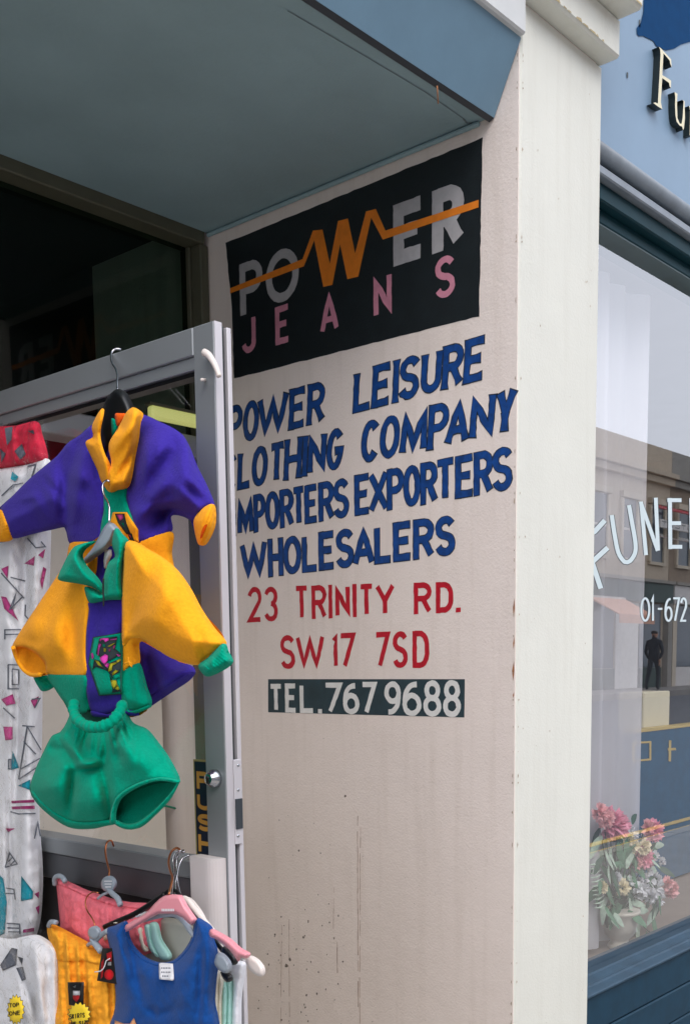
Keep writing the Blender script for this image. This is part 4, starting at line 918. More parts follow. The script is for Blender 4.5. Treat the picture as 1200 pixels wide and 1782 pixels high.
lines = [zB([(5, 320), (115, 440)]), zB([(45, 495), (110, 430), (60, 480), (75, 420), (45, 495)]), zB([(130, 155), (170, 200), (215, 195), (195, 170)]), zB([(20, 590), (100, 588)]), zB([(20, 612), (100, 610)]), zB([(22, 588), (22, 635)]), zB([(38, 755), (38, 870), (90, 870)]), zB([(38, 755), (110, 758)]), zB([(58, 775), (58, 850), (88, 850), (88, 780), (58, 775)]),
 zB([(15, 960), (70, 1010)]), zB([(105, 1045), (165, 1050)]), zB([(128, 1048), (88, 1300)]), zB([(128, 1048), (195, 1160)]), zB([(100, 1250), (190, 1200)]), zB([(88, 1300), (180, 1240)]), zB([(112, 1120), (170, 1180)]), zB([(40, 1205), (52, 1205), (52, 1250), (40, 1250), (40, 1205)]), zB([(150, 920), (190, 915), (165, 960)]),
 zC([(45, 82), (80, 92), (155, 90)]), zC([(22, 325), (42, 262), (75, 310), (22, 325)]), zC([(36, 300), (55, 280)]), zC([(45, 315), (65, 295)]), zC([(25, 415), (60, 420), (66, 465)]), zC([(25, 438), (62, 440)]), zC([(28, 568), (84, 572), (86, 615)]), zC([(30, 588), (84, 590)]), zC([(35, 605), (86, 606)]), zA([(8, 880), (60, 830), (110, 820)]), zA([(130, 740), (170, 730), (150, 790)]), zB([(50, 340), (120, 358)]), zB([(120, 470), (118, 520), (135, 540)]), zC([(150, 200), (165, 130), (175, 190)])]
mbx = MB()
for i, l in enumerate(lines):
    q = []
    for a, b in zip(l, l[1:]):
        k = max(1, int(np.hypot(b[0]-a[0], b[1]-a[1])/4)); q += [(a[0]+(b[0]-a[0])*j/k, a[1]+(b[1]-a[1])*j/k) for j in range(k)]
    q.append(l[-1]); vs, fs = ribbon(q, 2.2); mbx = MB(); mbx.add(cT.at(np.array(vs), .0016+.0001*(i % 5)), fs); mbx.build('line_print', M['grey_print'], tr, recalc=False)
pb = [(-40, 725), (10, 735), (75, 728), (88, 800), (90, 930), (84, 1020), (78, 1180), (76, 1400), (78, 1520), (72, 1600), (95, 1660), (96, 1782), (60, 1830), (-40, 1830)]
cP = Cloth(pb, 1.000, .010, 20, [((70, 930), (30, 1640), .005, 5), ((20, 730), (8, 1200), -.004, 5), ((10, 1640), (60, 1782), .006, 8)], .004, 16)
bag = thing('polythene_bag', 'clear crumpled polythene cover over the printed trousers at the left edge', 'plastic bag', tuple(PX(30, 1300, .95)))
cP.panel('film', pb, M['poly'], bag, step=5, groove=0, rim=0)

# white garment in the bag at the lower left
wg = thing('white_shirt', 'white shirt in a clear bag at the bottom left corner', 'shirt', tuple(PX(40, 1720, .94)))
WG = [(-30, 1640), (20, 1635), (60, 1628), (84, 1640), (98, 1656), (99, 1720), (95, 1800), (40, 1810), (-30, 1810)]
cW = Cloth(WG, .95, .012, 26, [((60, 1650), (75, 1782), .008, 8), ((40, 1700), (60, 1782), -.008, 6), ((85, 1660), (84, 1780), -.006, 5)], .002, 20); cW.panel('cloth', WG, M['white_cloth'], wg); cW.back('back_panel', M['white_cloth'], wg)
for pl in ([(0, 1680), (20, 1650), (30, 1652), (28, 1680), (5, 1690)], [(28, 1685), (40, 1683), (45, 1705), (38, 1708)], [(30, 1665), (40, 1668), (38, 1680)]):
    cW.panel('print', pl, M['grey_print'], wg, smooth=False, off=.0014, groove=0, rim=0, step=4)
wb = [(-30, 1630), (30, 1622), (66, 1636), (88, 1650), (100, 1700), (98, 1810), (-30, 1810)]
Cloth(wb, .925, .012, 14, [((0, 1720), (60, 1716), .006, 4), ((10, 1650), (50, 1720), -.006, 5)], .004, 12).panel('film', wb, M['poly'], wg, step=4, groove=0, rim=0)
def star(cx, cy, rx, ry, n, k=.8):
    return [(cx+(rx if i % 2 == 0 else rx*k)*math.cos(math.pi*i/n+.2), cy+(ry if i % 2 == 0 else ry*k)*math.sin(math.pi*i/n+.2)) for i in range(2*n)]
def starburst(cx, cy, rx, ry, x, rows, label):
    t = thing('price_star', label, 'price tag', tuple(PX(cx, cy, x)))
    c = Cloth([(cx-99, cy-99), (cx+99, cy-99), (cx+99, cy+99), (cx-99, cy+99)], x, 0, 1, wob=0, smooth=False)
    c.panel('card_edge', star(cx, cy, rx*1.06, ry*1.06, 15), M['tag_black'], t, smooth=False, groove=0, rim=.0006, step=8)
    c.panel('card', star(cx, cy, rx, ry, 15), M['star_yellow'], t, smooth=False, groove=0, rim=.0004, off=.0006, step=8)
    mb = MB()
    for txt, x0, x1, y0, h, sl in rows:
        n = len(txt); wd = (x1-x0)/n
        for i, chh in enumerate(txt):
            if chh == ' ': continue
            for k, (pts, cl) in enumerate(glyph(chh, wd*.82, h, .9 if h > 8 else .8)):
                vs, fs = ribbon(pts, 1.5, cl)
                mb.add([PX(x0+i*wd+v[0], y0-v[1]+sl*(i*wd), x-.0012-.0001*k) for v in vs], fs)
    mb.build('handwriting', M['tag_black'], t, recalc=False)
    return t
# ================================================================== LOWER RACK
def clip(t, cx, cy, x, s=1.0, m='grey_plastic'):
    mb = MB(); q = catmull([(cx-14*s, cy+10*s), (cx-2*s, cy-2*s), (cx+2*s, cy+4*s)], 3, False)
    mb.tube([PX(a[0], a[1], x) for a in q], .004, 8); mb.build('clip', M[m], t)
pkh = thing('clip_hanger', 'grey clip hanger with round disc and copper hook holding the pink skirt', 'hanger', tuple(PX(190, 1540, .98)))
wire('hook', hook_pts(zC, [(494, 232), (484, 208), (466, 215), (458, 250), (465, 300), (475, 340), (472, 370)], (1.03, .985)), .0016, M['copper'], pkh)
c = PX(188, 1539, .972); dq = [(188+12.5*math.cos(a), 1539+14*math.sin(a)) for a in np.arange(0, 6.28, .4)]; dc = Cloth(dq, .974, .003, 3, wob=0); dc.panel('disc', dq, M['grey_plastic'], pkh, step=2.5, groove=0); dc.back('disc_back', M['grey_plastic'], pkh, step=5)
mb = MB()
for i in range(3): mb.add([PX(181+i, 1533+i*5, .9702), PX(195-i, 1533+i*5, .9702), PX(195-i, 1535+i*5, .9702), PX(181+i, 1535+i*5, .9702)], [(0, 1, 2, 3)])
mb.build('raised_print', M['label_white'], pkh)
wire('arm', hook_pts(zC, [(425, 462), (445, 445), (472, 430), (470, 400)], (.97, .975)), .0022, M['grey_plastic'], pkh)
wire('arm', hook_pts(zC, [(470, 415), (490, 440), (512, 460), (524, 490)], (.975, .965)), .0045, M['grey_plastic'], pkh)
wire('clip', hook_pts(zC, [(240, 400), (238, 375), (252, 362), (272, 368), (284, 388)], (.985, .975)), .0042, M['grey_plastic'], pkh)
ps = thing('crinkle_skirt', 'pink crinkled cotton skirt with elastic waist, left of the blue vest', 'skirt', tuple(PX(150, 1590, .99)))
PS = zC([(248, 375), (300, 392), (360, 420), (420, 442), (490, 465), (560, 478), (662, 486), (700, 520), (690, 680), (560, 720), (380, 700), (262, 600), (262, 570), (252, 470)])
fp_ = [(*zC([(270+i*24+random.uniform(-4, 4), 400+i*9), (275+i*25, 640)]), random.uniform(-.007, .007), 3.2) for i in range(17)]
cps = Cloth(PS, .995, .022, 22, fp_, .003, 8); cps.panel('cloth', PS, M['pink'], ps); cps.back('back_panel', M['pink'], ps)
cps.panel('waistband', zC([(248, 375), (300, 392), (360, 420), (420, 442), (490, 465), (560, 478), (662, 486), (655, 505), (555, 500), (485, 488), (415, 466), (350, 440), (290, 412), (250, 398)]), M['pink'], ps, off=.004, step=3)
yh = thing('clip_hanger', 'grey clip hanger with thin copper hook holding the amber skirt', 'hanger', tuple(PX(165, 1620, .96)))
wire('hook', hook_pts(zC, [(428, 436), (405, 432), (380, 450), (371, 480), (380, 515), (400, 545), (412, 575), (410, 600)], (.965, .95)), .0011, M['copper'], yh)
for q, r in (([(408, 590), (402, 620), (410, 650), (440, 690)], .0055), ([(410, 650), (440, 620), (470, 600)], .004), ([(382, 664), (395, 655), (412, 660)], .003), ([(212, 580), (222, 562), (245, 565)], .004)):
    wire('clip', hook_pts(zC, q, (.945, .94)), r, M['grey_plastic'], yh)
dq = [(163+10.5*math.cos(a), 1624+11.5*math.sin(a)) for a in np.arange(0, 6.28, .4)]; dc = Cloth(dq, .938, .003, 3, wob=0); dc.panel('disc', dq, M['grey_plastic'], yh, step=2.5, groove=0); dc.back('disc_back', M['grey_plastic'], yh, step=5)
ys = thing('crinkle_skirt', 'amber crinkled cotton skirt with elastic waist below the pink one', 'skirt', tuple(PX(140, 1700, .96)))
YS = zC([(212, 570), (250, 585), (320, 622), (380, 655), (430, 690), (470, 700), (520, 760), (510, 900), (500, 1060), (230, 1060), (245, 900), (246, 850), (240, 720), (205, 610)])
fy = [(*zC([(225+i*22+random.uniform(-4, 4), 590+i*9), (250+i*22, 1040)]), random.uniform(-.008, .008), 3.5) for i in range(13)]
cys = Cloth(YS, .962, .022, 22, fy, .003, 9); cys.panel('cloth', YS, M['amber'], ys); cys.back('back_panel', M['amber'], ys)
cys.panel('waistband', zC([(212, 570), (250, 585), (320, 622), (380, 655), (445, 692), (436, 745), (370, 735), (300, 735), (240, 722), (206, 612)]), M['amber'], ys, off=.004, step=3)
def swing_tag(px_poly, x, label, motifs):
    t = thing('swing_tag', label, 'swing tag', tuple(PX(*px_poly[0], x)))
    c = Cloth([(0, 1500), (400, 1500), (400, 1900), (0, 1900)], x, 0, 1, wob=0, smooth=False)
    c.panel('card', px_poly, M['tag_black'], t, smooth=False, groove=0, rim=.0008, step=9)
    for mm, pl in motifs: c.panel('print', pl, M[mm], t, smooth=False, groove=0, rim=0, off=.0006, step=6)
    return t
t = swing_tag(zC([(294, 825), (364, 825), (362, 925), (300, 925)]), .926, 'black swing tag with white and red motif on the amber skirt', [('label_white', zC([(317, 862), (348, 862), (348, 882), (317, 882)])), ('tag_red', zC([(316, 882), (348, 882), (346, 895), (333, 912), (318, 898)])), ('grey_plastic', zC([(316, 845), (330, 838), (328, 850)]))])
t2 = swing_tag(zC([(445, 678), (520, 676), (515, 835), (422, 818)]), .932, 'black swing tag with red dot tucked beside the blue vest', [('tag_red', star(*zC([(474, 792)])[0], 8.5, 9.5, 8, .97)), ('tag_red', zC([(440, 740), (452, 720), (448, 800), (438, 812)])), ('tag_red', zC([(463, 700), (486, 690), (486, 735), (466, 730)])), ('label_white', zC([(470, 738), (484, 736), (484, 752), (468, 752)]))])
wire('string', hook_pts(zC, [(478, 722), (462, 732), (455, 755), (440, 775), (412, 780)], (.925, .925)), .0009, M['label_white'], t2)
starburst(*zC([(344, 965)])[0], 20, 21, .917, [('SKIRTS', 121, 148, 1774, 8, -.12), ('ONE SIZE', 120, 155, 1786, 6, -.12)], 'yellow starburst price card on the amber skirt')
starburst(*zC([(68, 945)])[0], 15, 26, .908, [('TOP', 16, 34, 1754, 7, -.1), ('ONE', 16, 36, 1768, 7, -.1)], 'yellow starburst price card in the clear bag at the left corner')

# blue vest and its pink hanger
vt = thing('knit_vest', 'royal blue knitted sleeveless vest on a pink hanger, front of the lower rack', 'vest', tuple(PX(280, 1700, .93)), 'tops on the lower rack')
V = zC([(462, 596), (500, 578), (545, 562), (556, 620), (575, 665), (610, 705), (650, 730), (700, 742), (755, 728), (800, 685), (832, 630), (850, 550), (885, 562), (918, 590), (925, 640), (938, 680), (945, 740), (935, 820), (928, 900), (925, 1060), (480, 1060), (498, 950), (503, 880), (492, 780), (478, 680)])
cv_ = Cloth(V, .94, .026, 30, [(*zC([(560, 660), (620, 900)]), -.007, 9), (*zC([(520, 620), (540, 900)]), .006, 12), (*zC([(880, 600), (860, 1000)]), -.006, 6), (*zC([(905, 620), (900, 1000)]), .004, 7), (*zC([(640, 940), (690, 970)]), -.006, 8), (*zC([(760, 940), (690, 970)]), -.004, 8), (*zC([(820, 780), (780, 1000)]), .005, 16)], .003, 26)
cv_.panel('front', V, M['vest'], vt, step=3.5); cv_.back('back_panel', M['vest'], vt)
NB = zC([(545, 562), (556, 620), (575, 665), (610, 705), (650, 730), (700, 742), (755, 728), (800, 685), (832, 630), (850, 550), (862, 555), (843, 640), (808, 698), (760, 741), (700, 755), (645, 742), (602, 716), (565, 672), (545, 625), (533, 567)])
cv_.panel('neckband', NB, M['vest'], vt, step=2.5, off=.0025)
cv_.panel('neck_label', zC([(690, 743), (745, 747), (750, 818), (692, 812)]), M['label_white'], vt, smooth=False, off=.006, groove=0, step=4)
mb = MB()
for r, (a, b) in enumerate(((702, 760), (702, 778), (706, 795))):
    for i in range(6 if r < 2 else 4):
        x0 = a+i*7; q = zC([(x0, b), (x0+4.5, b), (x0+4.5, b+7), (x0, b+7)]); mb.add([PX(*w_, .9025) for w_ in q], [(0, 1, 2, 3)])
mb.build('label_print', M['grey_print'], vt, recalc=False)
cv_.panel('motif', zC([(498, 990), (512, 995), (540, 1005), (565, 1005), (582, 980), (592, 1005), (590, 1060), (500, 1060)]), mat('peach print', srgb(250, 180, 130), .8), vt, smooth=False, off=.0022, groove=0, rim=0)
hp = thing('coat_hanger', 'pink moulded plastic hanger carrying the blue vest', 'hanger', tuple(PX(296, 1560, .93)))
HP = zC([(545, 578), (600, 545), (640, 520), (672, 482), (710, 450), (745, 444), (785, 448), (810, 495), (850, 552), (832, 577), (795, 545), (760, 527), (690, 527), (640, 552), (560, 602), (546, 606)])
chp = Cloth(HP, .925, .006, 5, wob=0); chp.panel('body', HP, M['pink_plastic'], hp, step=3, smooth=False); chp.back('body_back', M['pink_plastic'], hp)
HR = zC([(915, 595), (960, 615), (1000, 640), (1045, 680), (1082, 702), (1072, 722), (1042, 716), (1035, 735), (1020, 712), (985, 672), (945, 640), (912, 625)])
chr_ = Cloth(HR, .915, .008, 5, wob=0); chr_.panel('arm', HR, M['pink_plastic'], hp, step=3); chr_.back('arm_back', M['pink_plastic'], hp)
mb = MB()
for i in range(8):
    q = zC([(703+i*7, 505), (708+i*7, 505), (708+i*7, 516), (703+i*7, 516)]); mb.add([PX(*w_, .9145) for w_ in q], [(0, 1, 2, 3)])
mb.build('raised_print', M['label_white'], hp, recalc=False)
wire('hook', hook_pts(zC, [(795, 260), (770, 240), (745, 258), (733, 300), (740, 340), (750, 370), (735, 440)], (1.02, .925)), .0017, M['copper'], hp)
# further hangers with tops behind
spec = [('coat_hanger', 'pale grey hanger directly behind the pink one, its end by the blue vest armhole', [(798, 250), (775, 262), (758, 300), (760, 340), (752, 380), (745, 450)], [(600, 560), (690, 535), (760, 530), (800, 560), (835, 610), (900, 680), (930, 720), (940, 735)], 'chrome', 'grey_plastic', .945, [(932, 735), (945, 700), (970, 705), (998, 740), (1000, 775), (975, 785), (945, 765)]),
        ('coat_hanger', 'white hanger at the back of the lower rack, its end poking out furthest right', [(825, 272), (795, 285), (778, 320), (770, 360), (762, 400), (765, 450)], [(620, 540), (700, 500), (800, 460), (840, 500), (890, 560), (960, 640), (1040, 700), (1080, 720)], 'chrome', 'white_plastic', .97, [(1068, 728), (1085, 712), (1120, 730), (1145, 765), (1143, 798), (1115, 795), (1080, 765)])]
for i, (nm, lb, hkp, arm, m1, m2, x, endp) in enumerate(spec):
    t = thing(nm, lb, 'hanger', tuple(PX(300, 1540, x)))
    wire('hook', hook_pts(zC, hkp, (1.02, x)), .0016, M[m1], t)
    wire('arm', hook_pts(zC, arm, (x, x-.01)), .0042, M[m2], t)
    e_ = zC(endp); ce = Cloth(e_, x-.03, .003, 4, wob=0); ce.panel('arm_end', e_, M['white_plastic'] if i else M['grey_plastic'], t, step=3); ce.back('arm_end_back', M['white_plastic'], t)
t = thing('coat_hanger', 'slim white hanger curving down the cream cover beside the door edge', 'hanger', tuple(PX(320, 1560, .985)))
wire('hook', hook_pts(zC, [(805, 255), (785, 262), (768, 290), (768, 330), (775, 400), (790, 455)], (1.02, .99)), .0014, M['chrome'], t)
wire('arm', hook_pts(zC, [(700, 470), (800, 462), (830, 470), (870, 520), (900, 575), (930, 620), (1030, 760), (1034, 800)], (.992, .98)), .0035, M['white_plastic'], t)
t = thing('coat_hanger', 'black hanger wedged among the pale tops behind the blue vest', 'hanger', tuple(PX(390, 1670, .96)))
wire('hook', hook_pts(zC, [(790, 250), (765, 258), (750, 300), (756, 360), (742, 440)], (1.015, .98)), .0014, M['chrome'], t)
wire('arm', hook_pts(zC, [(715, 440), (735, 425), (765, 430), (800, 470), (900, 600), (970, 690)], (.978, .965)), .0032, M['black_plastic'], t)
wire('arm', hook_pts(zC, [(720, 440), (600, 520), (500, 565), (455, 585)], (.978, .965)), .0045, M['black_plastic'], t)
for q in ([(965, 672), (990, 680), (1020, 710), (1028, 745), (1005, 750), (975, 735), (962, 705)], [(960, 780), (985, 785), (1005, 800), (1003, 822), (985, 825), (965, 800)]):
    e_ = zC(q); ce = Cloth(e_, .945, .003, 4, wob=0); ce.panel('arm_end', e_, M['black_plastic'], t, step=3)
tops = [('cream sleeveless top just right of the blue vest', 'cream_cloth', .957, [(922, 700), (945, 760), (958, 780), (952, 850), (945, 1060), (920, 1060), (925, 850)]),
        ('dark edged cream top second behind the vest', 'cream_cloth', .963, [(948, 775), (965, 790), (976, 830), (968, 900), (965, 1060), (940, 1060), (945, 880)]),
        ('mint top in the middle of the pale row', 'mint', .968, [(965, 800), (985, 830), (992, 860), (985, 1060), (960, 1060), (962, 880)]),
        ('mint top nearest the last white one', 'mint', .973, [(985, 822), (1005, 820), (1010, 900), (1006, 1060), (980, 1060), (984, 880)]),
        ('off white top on the far side of the row by the door edge', 'white_cloth', .98, [(1000, 730), (1040, 735), (1062, 745), (1058, 800), (1045, 900), (1040, 1060), (1000, 1060), (1006, 900), (1012, 820)])]
for lb, mm, x, q in tops:
    t = thing('sleeveless_top', lb, 'top', tuple(PX(400, 1740, x)), 'tops on the lower rack')
    e_ = zC(q); ce = Cloth(e_, x, .009, 7, [((e_[3][0], e_[3][1]), (e_[4][0]-2, e_[4][1]), .003, 3)], .002, 10); ce.panel('cloth', e_, M[mm], t, step=3); ce.back('back_panel', M[mm], t)
t = thing('sleeveless_top', 'stone grey top furthest back, filling the neck of the blue vest', 'top', tuple(PX(300, 1660, .99)), 'tops on the lower rack')
e_ = zC([(655, 575), (700, 545), (800, 560), (840, 600), (860, 760), (600, 780), (640, 640)]); ce = Cloth(e_, 1.0, .008, 8, wob=.002); ce.panel('cloth', e_, mat('stone cotton', srgb(172, 172, 160), .9), t, step=4); ce.back('back_panel', M['cream_cloth'], t)
# strappy backs seen through the vest's neck
t = thing('sleeveless_top', 'mint strapped top seen through the neck of the blue vest', 'top', tuple(PX(260, 1640, .975)), 'tops on the lower rack')
for q, mm in (([(650, 570), (680, 570), (700, 640), (740, 705), (735, 728), (700, 725), (670, 680), (655, 640)], 'mint'), ([(592, 590), (612, 585), (625, 640), (640, 690), (625, 690), (605, 650)], 'cream_cloth'), ([(628, 580), (652, 575), (660, 640), (690, 715), (675, 712), (645, 670)], 'mint'), ([(512, 552), (540, 535), (600, 522), (640, 520), (600, 545), (540, 565)], 'white_cloth')):
    e_ = zC(q); ce = Cloth(e_, .972, .003, 6, wob=.0008); ce.panel('strap', e_, M[mm], t, step=3); ce.back('strap_back', M[mm], t)
t = thing('sleeveless_top', 'white and navy top, its collar just showing above the blue vest shoulder', 'top', tuple(PX(200, 1600, .975)), 'tops on the lower rack')
for q, mm in (([(455, 590), (470, 568), (510, 555), (520, 570), (470, 590), (465, 640), (450, 640)], 'cream_cloth'), ([(450, 580), (480, 560), (520, 552), (520, 562), (480, 572), (460, 600)], 'black_plastic')):
    e_ = zC(q); ce = Cloth(e_, .968, .008, 6, wob=.001); ce.panel('cloth', e_, M[mm], t, step=3)

# ================================================================== RIGHT: FUNERAL SHOP FRONT
X0, X1 = 2.2235, 5.5
fb = thing('shop_fascia', 'pale blue fascia board with raised serif letters right of the pilaster', 'fascia', (X0, 1.25, EYE+1.2))
mb = MB(); mb.box(X0, X1, 1.25, 1.4, EYE+1.15, EYE+1.618); mb.build('board', M['fascia'], fb)
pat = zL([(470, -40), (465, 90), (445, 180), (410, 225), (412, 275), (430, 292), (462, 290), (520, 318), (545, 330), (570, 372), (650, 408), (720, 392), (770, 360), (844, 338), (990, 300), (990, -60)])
P, F = tri_poly(lin(pat, 5), 12); mb = MB(); mb.add([PY(*q, 1.2485) for q in P], F); mb.build('painted_reflection', M['fascia_reflection'], fb, recalc=False)  # flat patch painted as a dark reflection on the fascia
mb = MB(); P = zL([(428, 160), (438, 155), (440, 215), (430, 225)]); mb.add([PY(*q, 1.2485) for q in P], [(0, 1, 2, 3)]); P = zL([(328, 585), (340, 590), (340, 632), (330, 634)]); mb.add([PY(*q, 1.2485) for q in P], [(0, 1, 2, 3)])
mb.build('paint_chip', M['letter_side'], fb, recalc=False)
# serif letters traced as outlines, with depth
def serif(outlines, parent, rev=False):
    front, depth = 1.232, 1.2498
    P, F = tri_poly(lin(outlines, 2.0), 6)
    mb = MB(); v3 = [PY(*q, front) for q in P]
    mb.add(v3, F, 0); bd = lin(outlines, 2.0); n = len(bd)
    fv = [PY(*q, front+.0004) for q in bd]; bv = [Vector((v.x, depth, v.z)) for v in fv]
    mb.add(fv+bv, [(i, (i+1) % n, (i+1) % n+n, i+n) for i in range(n)], 1)
    mb.build('letter', [M['gilt'], M['letter_side']], parent, recalc=False)
serif(zL([(590, 378), (612, 395), (625, 412), (690, 480), (694, 545), (684, 520), (678, 490), (628, 432), (618, 610), (668, 640), (690, 655), (688, 715), (678, 700), (672, 672), (618, 634), (606, 830), (618, 888), (585, 868), (545, 838), (560, 832), (582, 842), (596, 600), (604, 440), (600, 400)]), fb)
serif(zL([(718, 748), (742, 762), (738, 850), (742, 960), (760, 1005), (775, 1008), (784, 960), (792, 825), (780, 812), (800, 822), (803, 960), (795, 1040), (788, 1060), (780, 1030), (760, 1022), (735, 990), (726, 940), (722, 850), (724, 790)]), fb)
serif(zL([(838, 860), (862, 870), (862, 900), (890, 890), (930, 930), (930, 1120), (918, 1110), (915, 950), (885, 920), (864, 940), (864, 1110), (842, 1100), (846, 900)]), fb)
sf = thing('shop_window', 'large plate glass window in dark teal frame, lettered in white, reflecting the street', 'window', (X0, 1.33, .78))
mb = MB()
# rounded moulding
ang = np.linspace(0, math.pi, 15); prf = [(1.30, EYE+1.1495)]+[(1.256-.018*math.sin(t), EYE+1.1325+.017*math.cos(t)) for t in ang]+[(1.30, EYE+1.1155)]
mb.prism_x(prf, X0, X1); mo = mb.build('moulding', M['moulding'], sf)
for p_ in mo.data.polygons: p_.use_smooth = 1 < p_.index < 18
mb = MB(); mb.box(X0, X1, 1.268, 1.40, EYE+1.1045, EYE+1.115); mb.build('shadow_gap', M['teal_wood'], sf)
mb = MB(); mb.box(X0, X1, 1.252, 1.40, EYE+1.084, EYE+1.104, bev=.003); mb.build('light_strip', M['moulding'], sf)
mb = MB(); mb.box(X0, X1, 1.272, 1.40, EYE+1.046, EYE+1.0835, bev=.003); mb.box(X0, X1, 1.298, 1.40, EYE+1.0165, EYE+1.0458, bev=.002); mb.build('head_frame', M['teal_wood'], sf)
mb = MB(); mb.box(X0, X1, 1.300, 1.36, EYE+1.0125, EYE+1.0163, bev=.001); mb.build('glazing_bead', mat('grey green bead', srgb(92, 112, 116), .5), sf)
YG = 1.33; ZGB = EYE-.806
mb = MB(); mb.add([(X0, YG, ZGB), (X1, YG, ZGB), (X1, YG, EYE+1.02), (X0, YG, EYE+1.02)], [(0, 1, 2, 3)]); mb.build('pane', M['shop_glass'], sf, recalc=False)
mb = MB(); mb.prism_x([(1.40, ZGB+.001), (1.327, ZGB+.001), (1.323, ZGB-.003), (1.296, ZGB-.006), (1.292, ZGB-.004), (1.284, ZGB-.004), (1.280, ZGB-.0075), (1.256, ZGB-.010), (1.252, ZGB-.013), (1.252, ZGB-.017), (1.256, ZGB-.020), (1.40, ZGB-.020)], X0, X1); mb.build('sill', M['sill'], sf)
# window lettering
def glass_poly(pl, mm, off, name='letter'):
    P, F = tri_poly(lin(pl, 3), 8); return [PY(*q, YG-off) for q in P], F
def outlined(strokes, w, ow=3.0):
    mb = MB(); k = 0
    for pts, cl in strokes:
        vs, fs = ribbon(pts, w+ow, cl); mb.add([PY(*v, YG-.0006-.00008*k) for v in vs], fs, 1); k += 1
    for pts, cl in strokes:
        vs, fs = ribbon(pts, w, cl); mb.add([PY(*v, YG-.0012-.00008*k) for v in vs], fs, 0); k += 1
    mb.build('letter', [M['win_white'], M['win_edge']], sf, recalc=False)
M['win_white'] = mat('window letter white', srgb(205, 220, 224), .5, var=.04); M['win_edge'] = mat('window letter edge', srgb(50, 62, 66), .5, var=0)
wF = zG([(60, 560), (148, 1068)]); 
outlined([(zG([(40, 730), (145, 1050)]), 0), (zG([(60, 760), (112, 728), (168, 666)]), 0), (zG([(92, 905), (130, 870), (184, 820)]), 0)], 8.6, 2.4)
outlined([(catmull(zG([(207, 636), (222, 740), (245, 850), (280, 900), (310, 895), (338, 850), (340, 790), (318, 660), (304, 580)]), 4, False).tolist(), 0)], 7.2, 2.4)
outlined([(zG([(400, 862), (372, 560)]), 0), (zG([(370, 562), (466, 838)]), 0), (zG([(468, 836), (455, 538)]), 0)], 6.6, 1.6)
outlined([(zG([(535, 540), (537, 828)]), 0), (zG([(520, 552), (600, 552)]), 0), (zG([(535, 682), (598, 682)]), 0), (zG([(535, 815), (604, 815)]), 0)], 6.6, 1.4)
outlined([(zG([(655, 540), (657, 828)]), 0), (zG([(655, 552), (700, 560), (720, 620), (700, 680), (655, 690)]), 0), (zG([(690, 690), (730, 828)]), 0)], 6.6, 1.4)
def digit(chh, x0, x1, y0, y1, w=3.6):
    st = glyph(chh, x1-x0, y1-y0, w)
    outlined([([(x0+a, y1-b) for a, b in p], c) for p, c in st], w, 1.3)
for chh, a, b in (('0', 368, 424), ('1', 426, 452), ('6', 504, 550), ('7', 548, 592), ('2', 592, 632), ('4', 650, 700)):
    (x0, y0), (x1, y1) = zG([(a, 1100), (b, 1238)]); digit(chh, x0, x1, y0, y1) if chh in G else None
(x0, y0), (x1, y1) = zG([(466, 1165), (492, 1172)]); outlined([([(x0, y0), (x1, y0)], 0)], 3.4, 1.3)
# stall riser
sr = thing('stall_riser', 'dark blue boarded stall riser below the window sill', 'panel', (X0, 1.26, 0))
zz = ZGB-.021
for i, h in enumerate((.10, .095, .095, .095, .095, .095, .1)):
    mb = MB(); mb.box(X0, X1, 1.262+.0005*i, 1.29, zz-h+.003, zz-.0005, bev=.0035); mb.build('board', M['riser'], sr); zz -= h
mb = MB(); mb.box(X0, X1, 1.275, 1.30, .0, ZGB-.0205); mb.build('backing', M['riser'], sr)
# behind the glass
rm_ = MB(); rm_.box(X0-.01, X1, 3.4, 3.5, 0, 3); rm_.box(X0-.02, X0-.011, 1.41, 3.5, 0, 3); rm_.box(X0, X1, 1.41, 3.5, EYE+1.05, 3.05); rm_.box(X1, X1+.1, 1.27, 3.5, 0, 3.2)
struct(rm_.build('parlour_room', mat('parlour paint', srgb(120, 122, 128), .9)))
mb = MB(); mb.box(X0, X1, 1.34, 2.0, ZGB-.06, ZGB-.02); struct(mb.build('window_shelf', M['shelf']))
# net curtain
M['net'] = bpy.data.materials.new('net curtain'); M['net'].use_nodes = True; t_ = M['net'].node_tree; b_ = t_.nodes['Principled BSDF']; b_.inputs['Base Color'].default_value = srgb(232, 232, 238); b_.inputs['Roughness'].default_value = .9
trn = t_.nodes.new('ShaderNodeBsdfTransparent'); mxn = t_.nodes.new('ShaderNodeMixShader'); mxn.inputs[0].default_value = .6
t_.links.new(trn.outputs[0], mxn.inputs[1]); t_.links.new(b_.outputs[0], mxn.inputs[2]); t_.links.new(mxn.outputs[0], t_.nodes['Material Output'].inputs[0])
xL = X0+.02; xR = PY(1110, 1000, 1.46).x; mb = MB(); vs = []; nx = 60
for i in range(nx+1):
    x = xL+(xR-xL)*i/nx; y = 1.455+.014*math.sin(i*.62)+.008*math.sin(i*.27+1)
    vs += [(x, y, ZGB), (x, y, EYE+1.012)]
mb.add(vs, [(2*i, 2*i+2, 2*i+3, 2*i+1) for i in range(nx)], 0, True)
tag(mb.build('net_curtain', M['net'], recalc=False), 'white net curtain falling in folds at the left of the window', 'curtain')
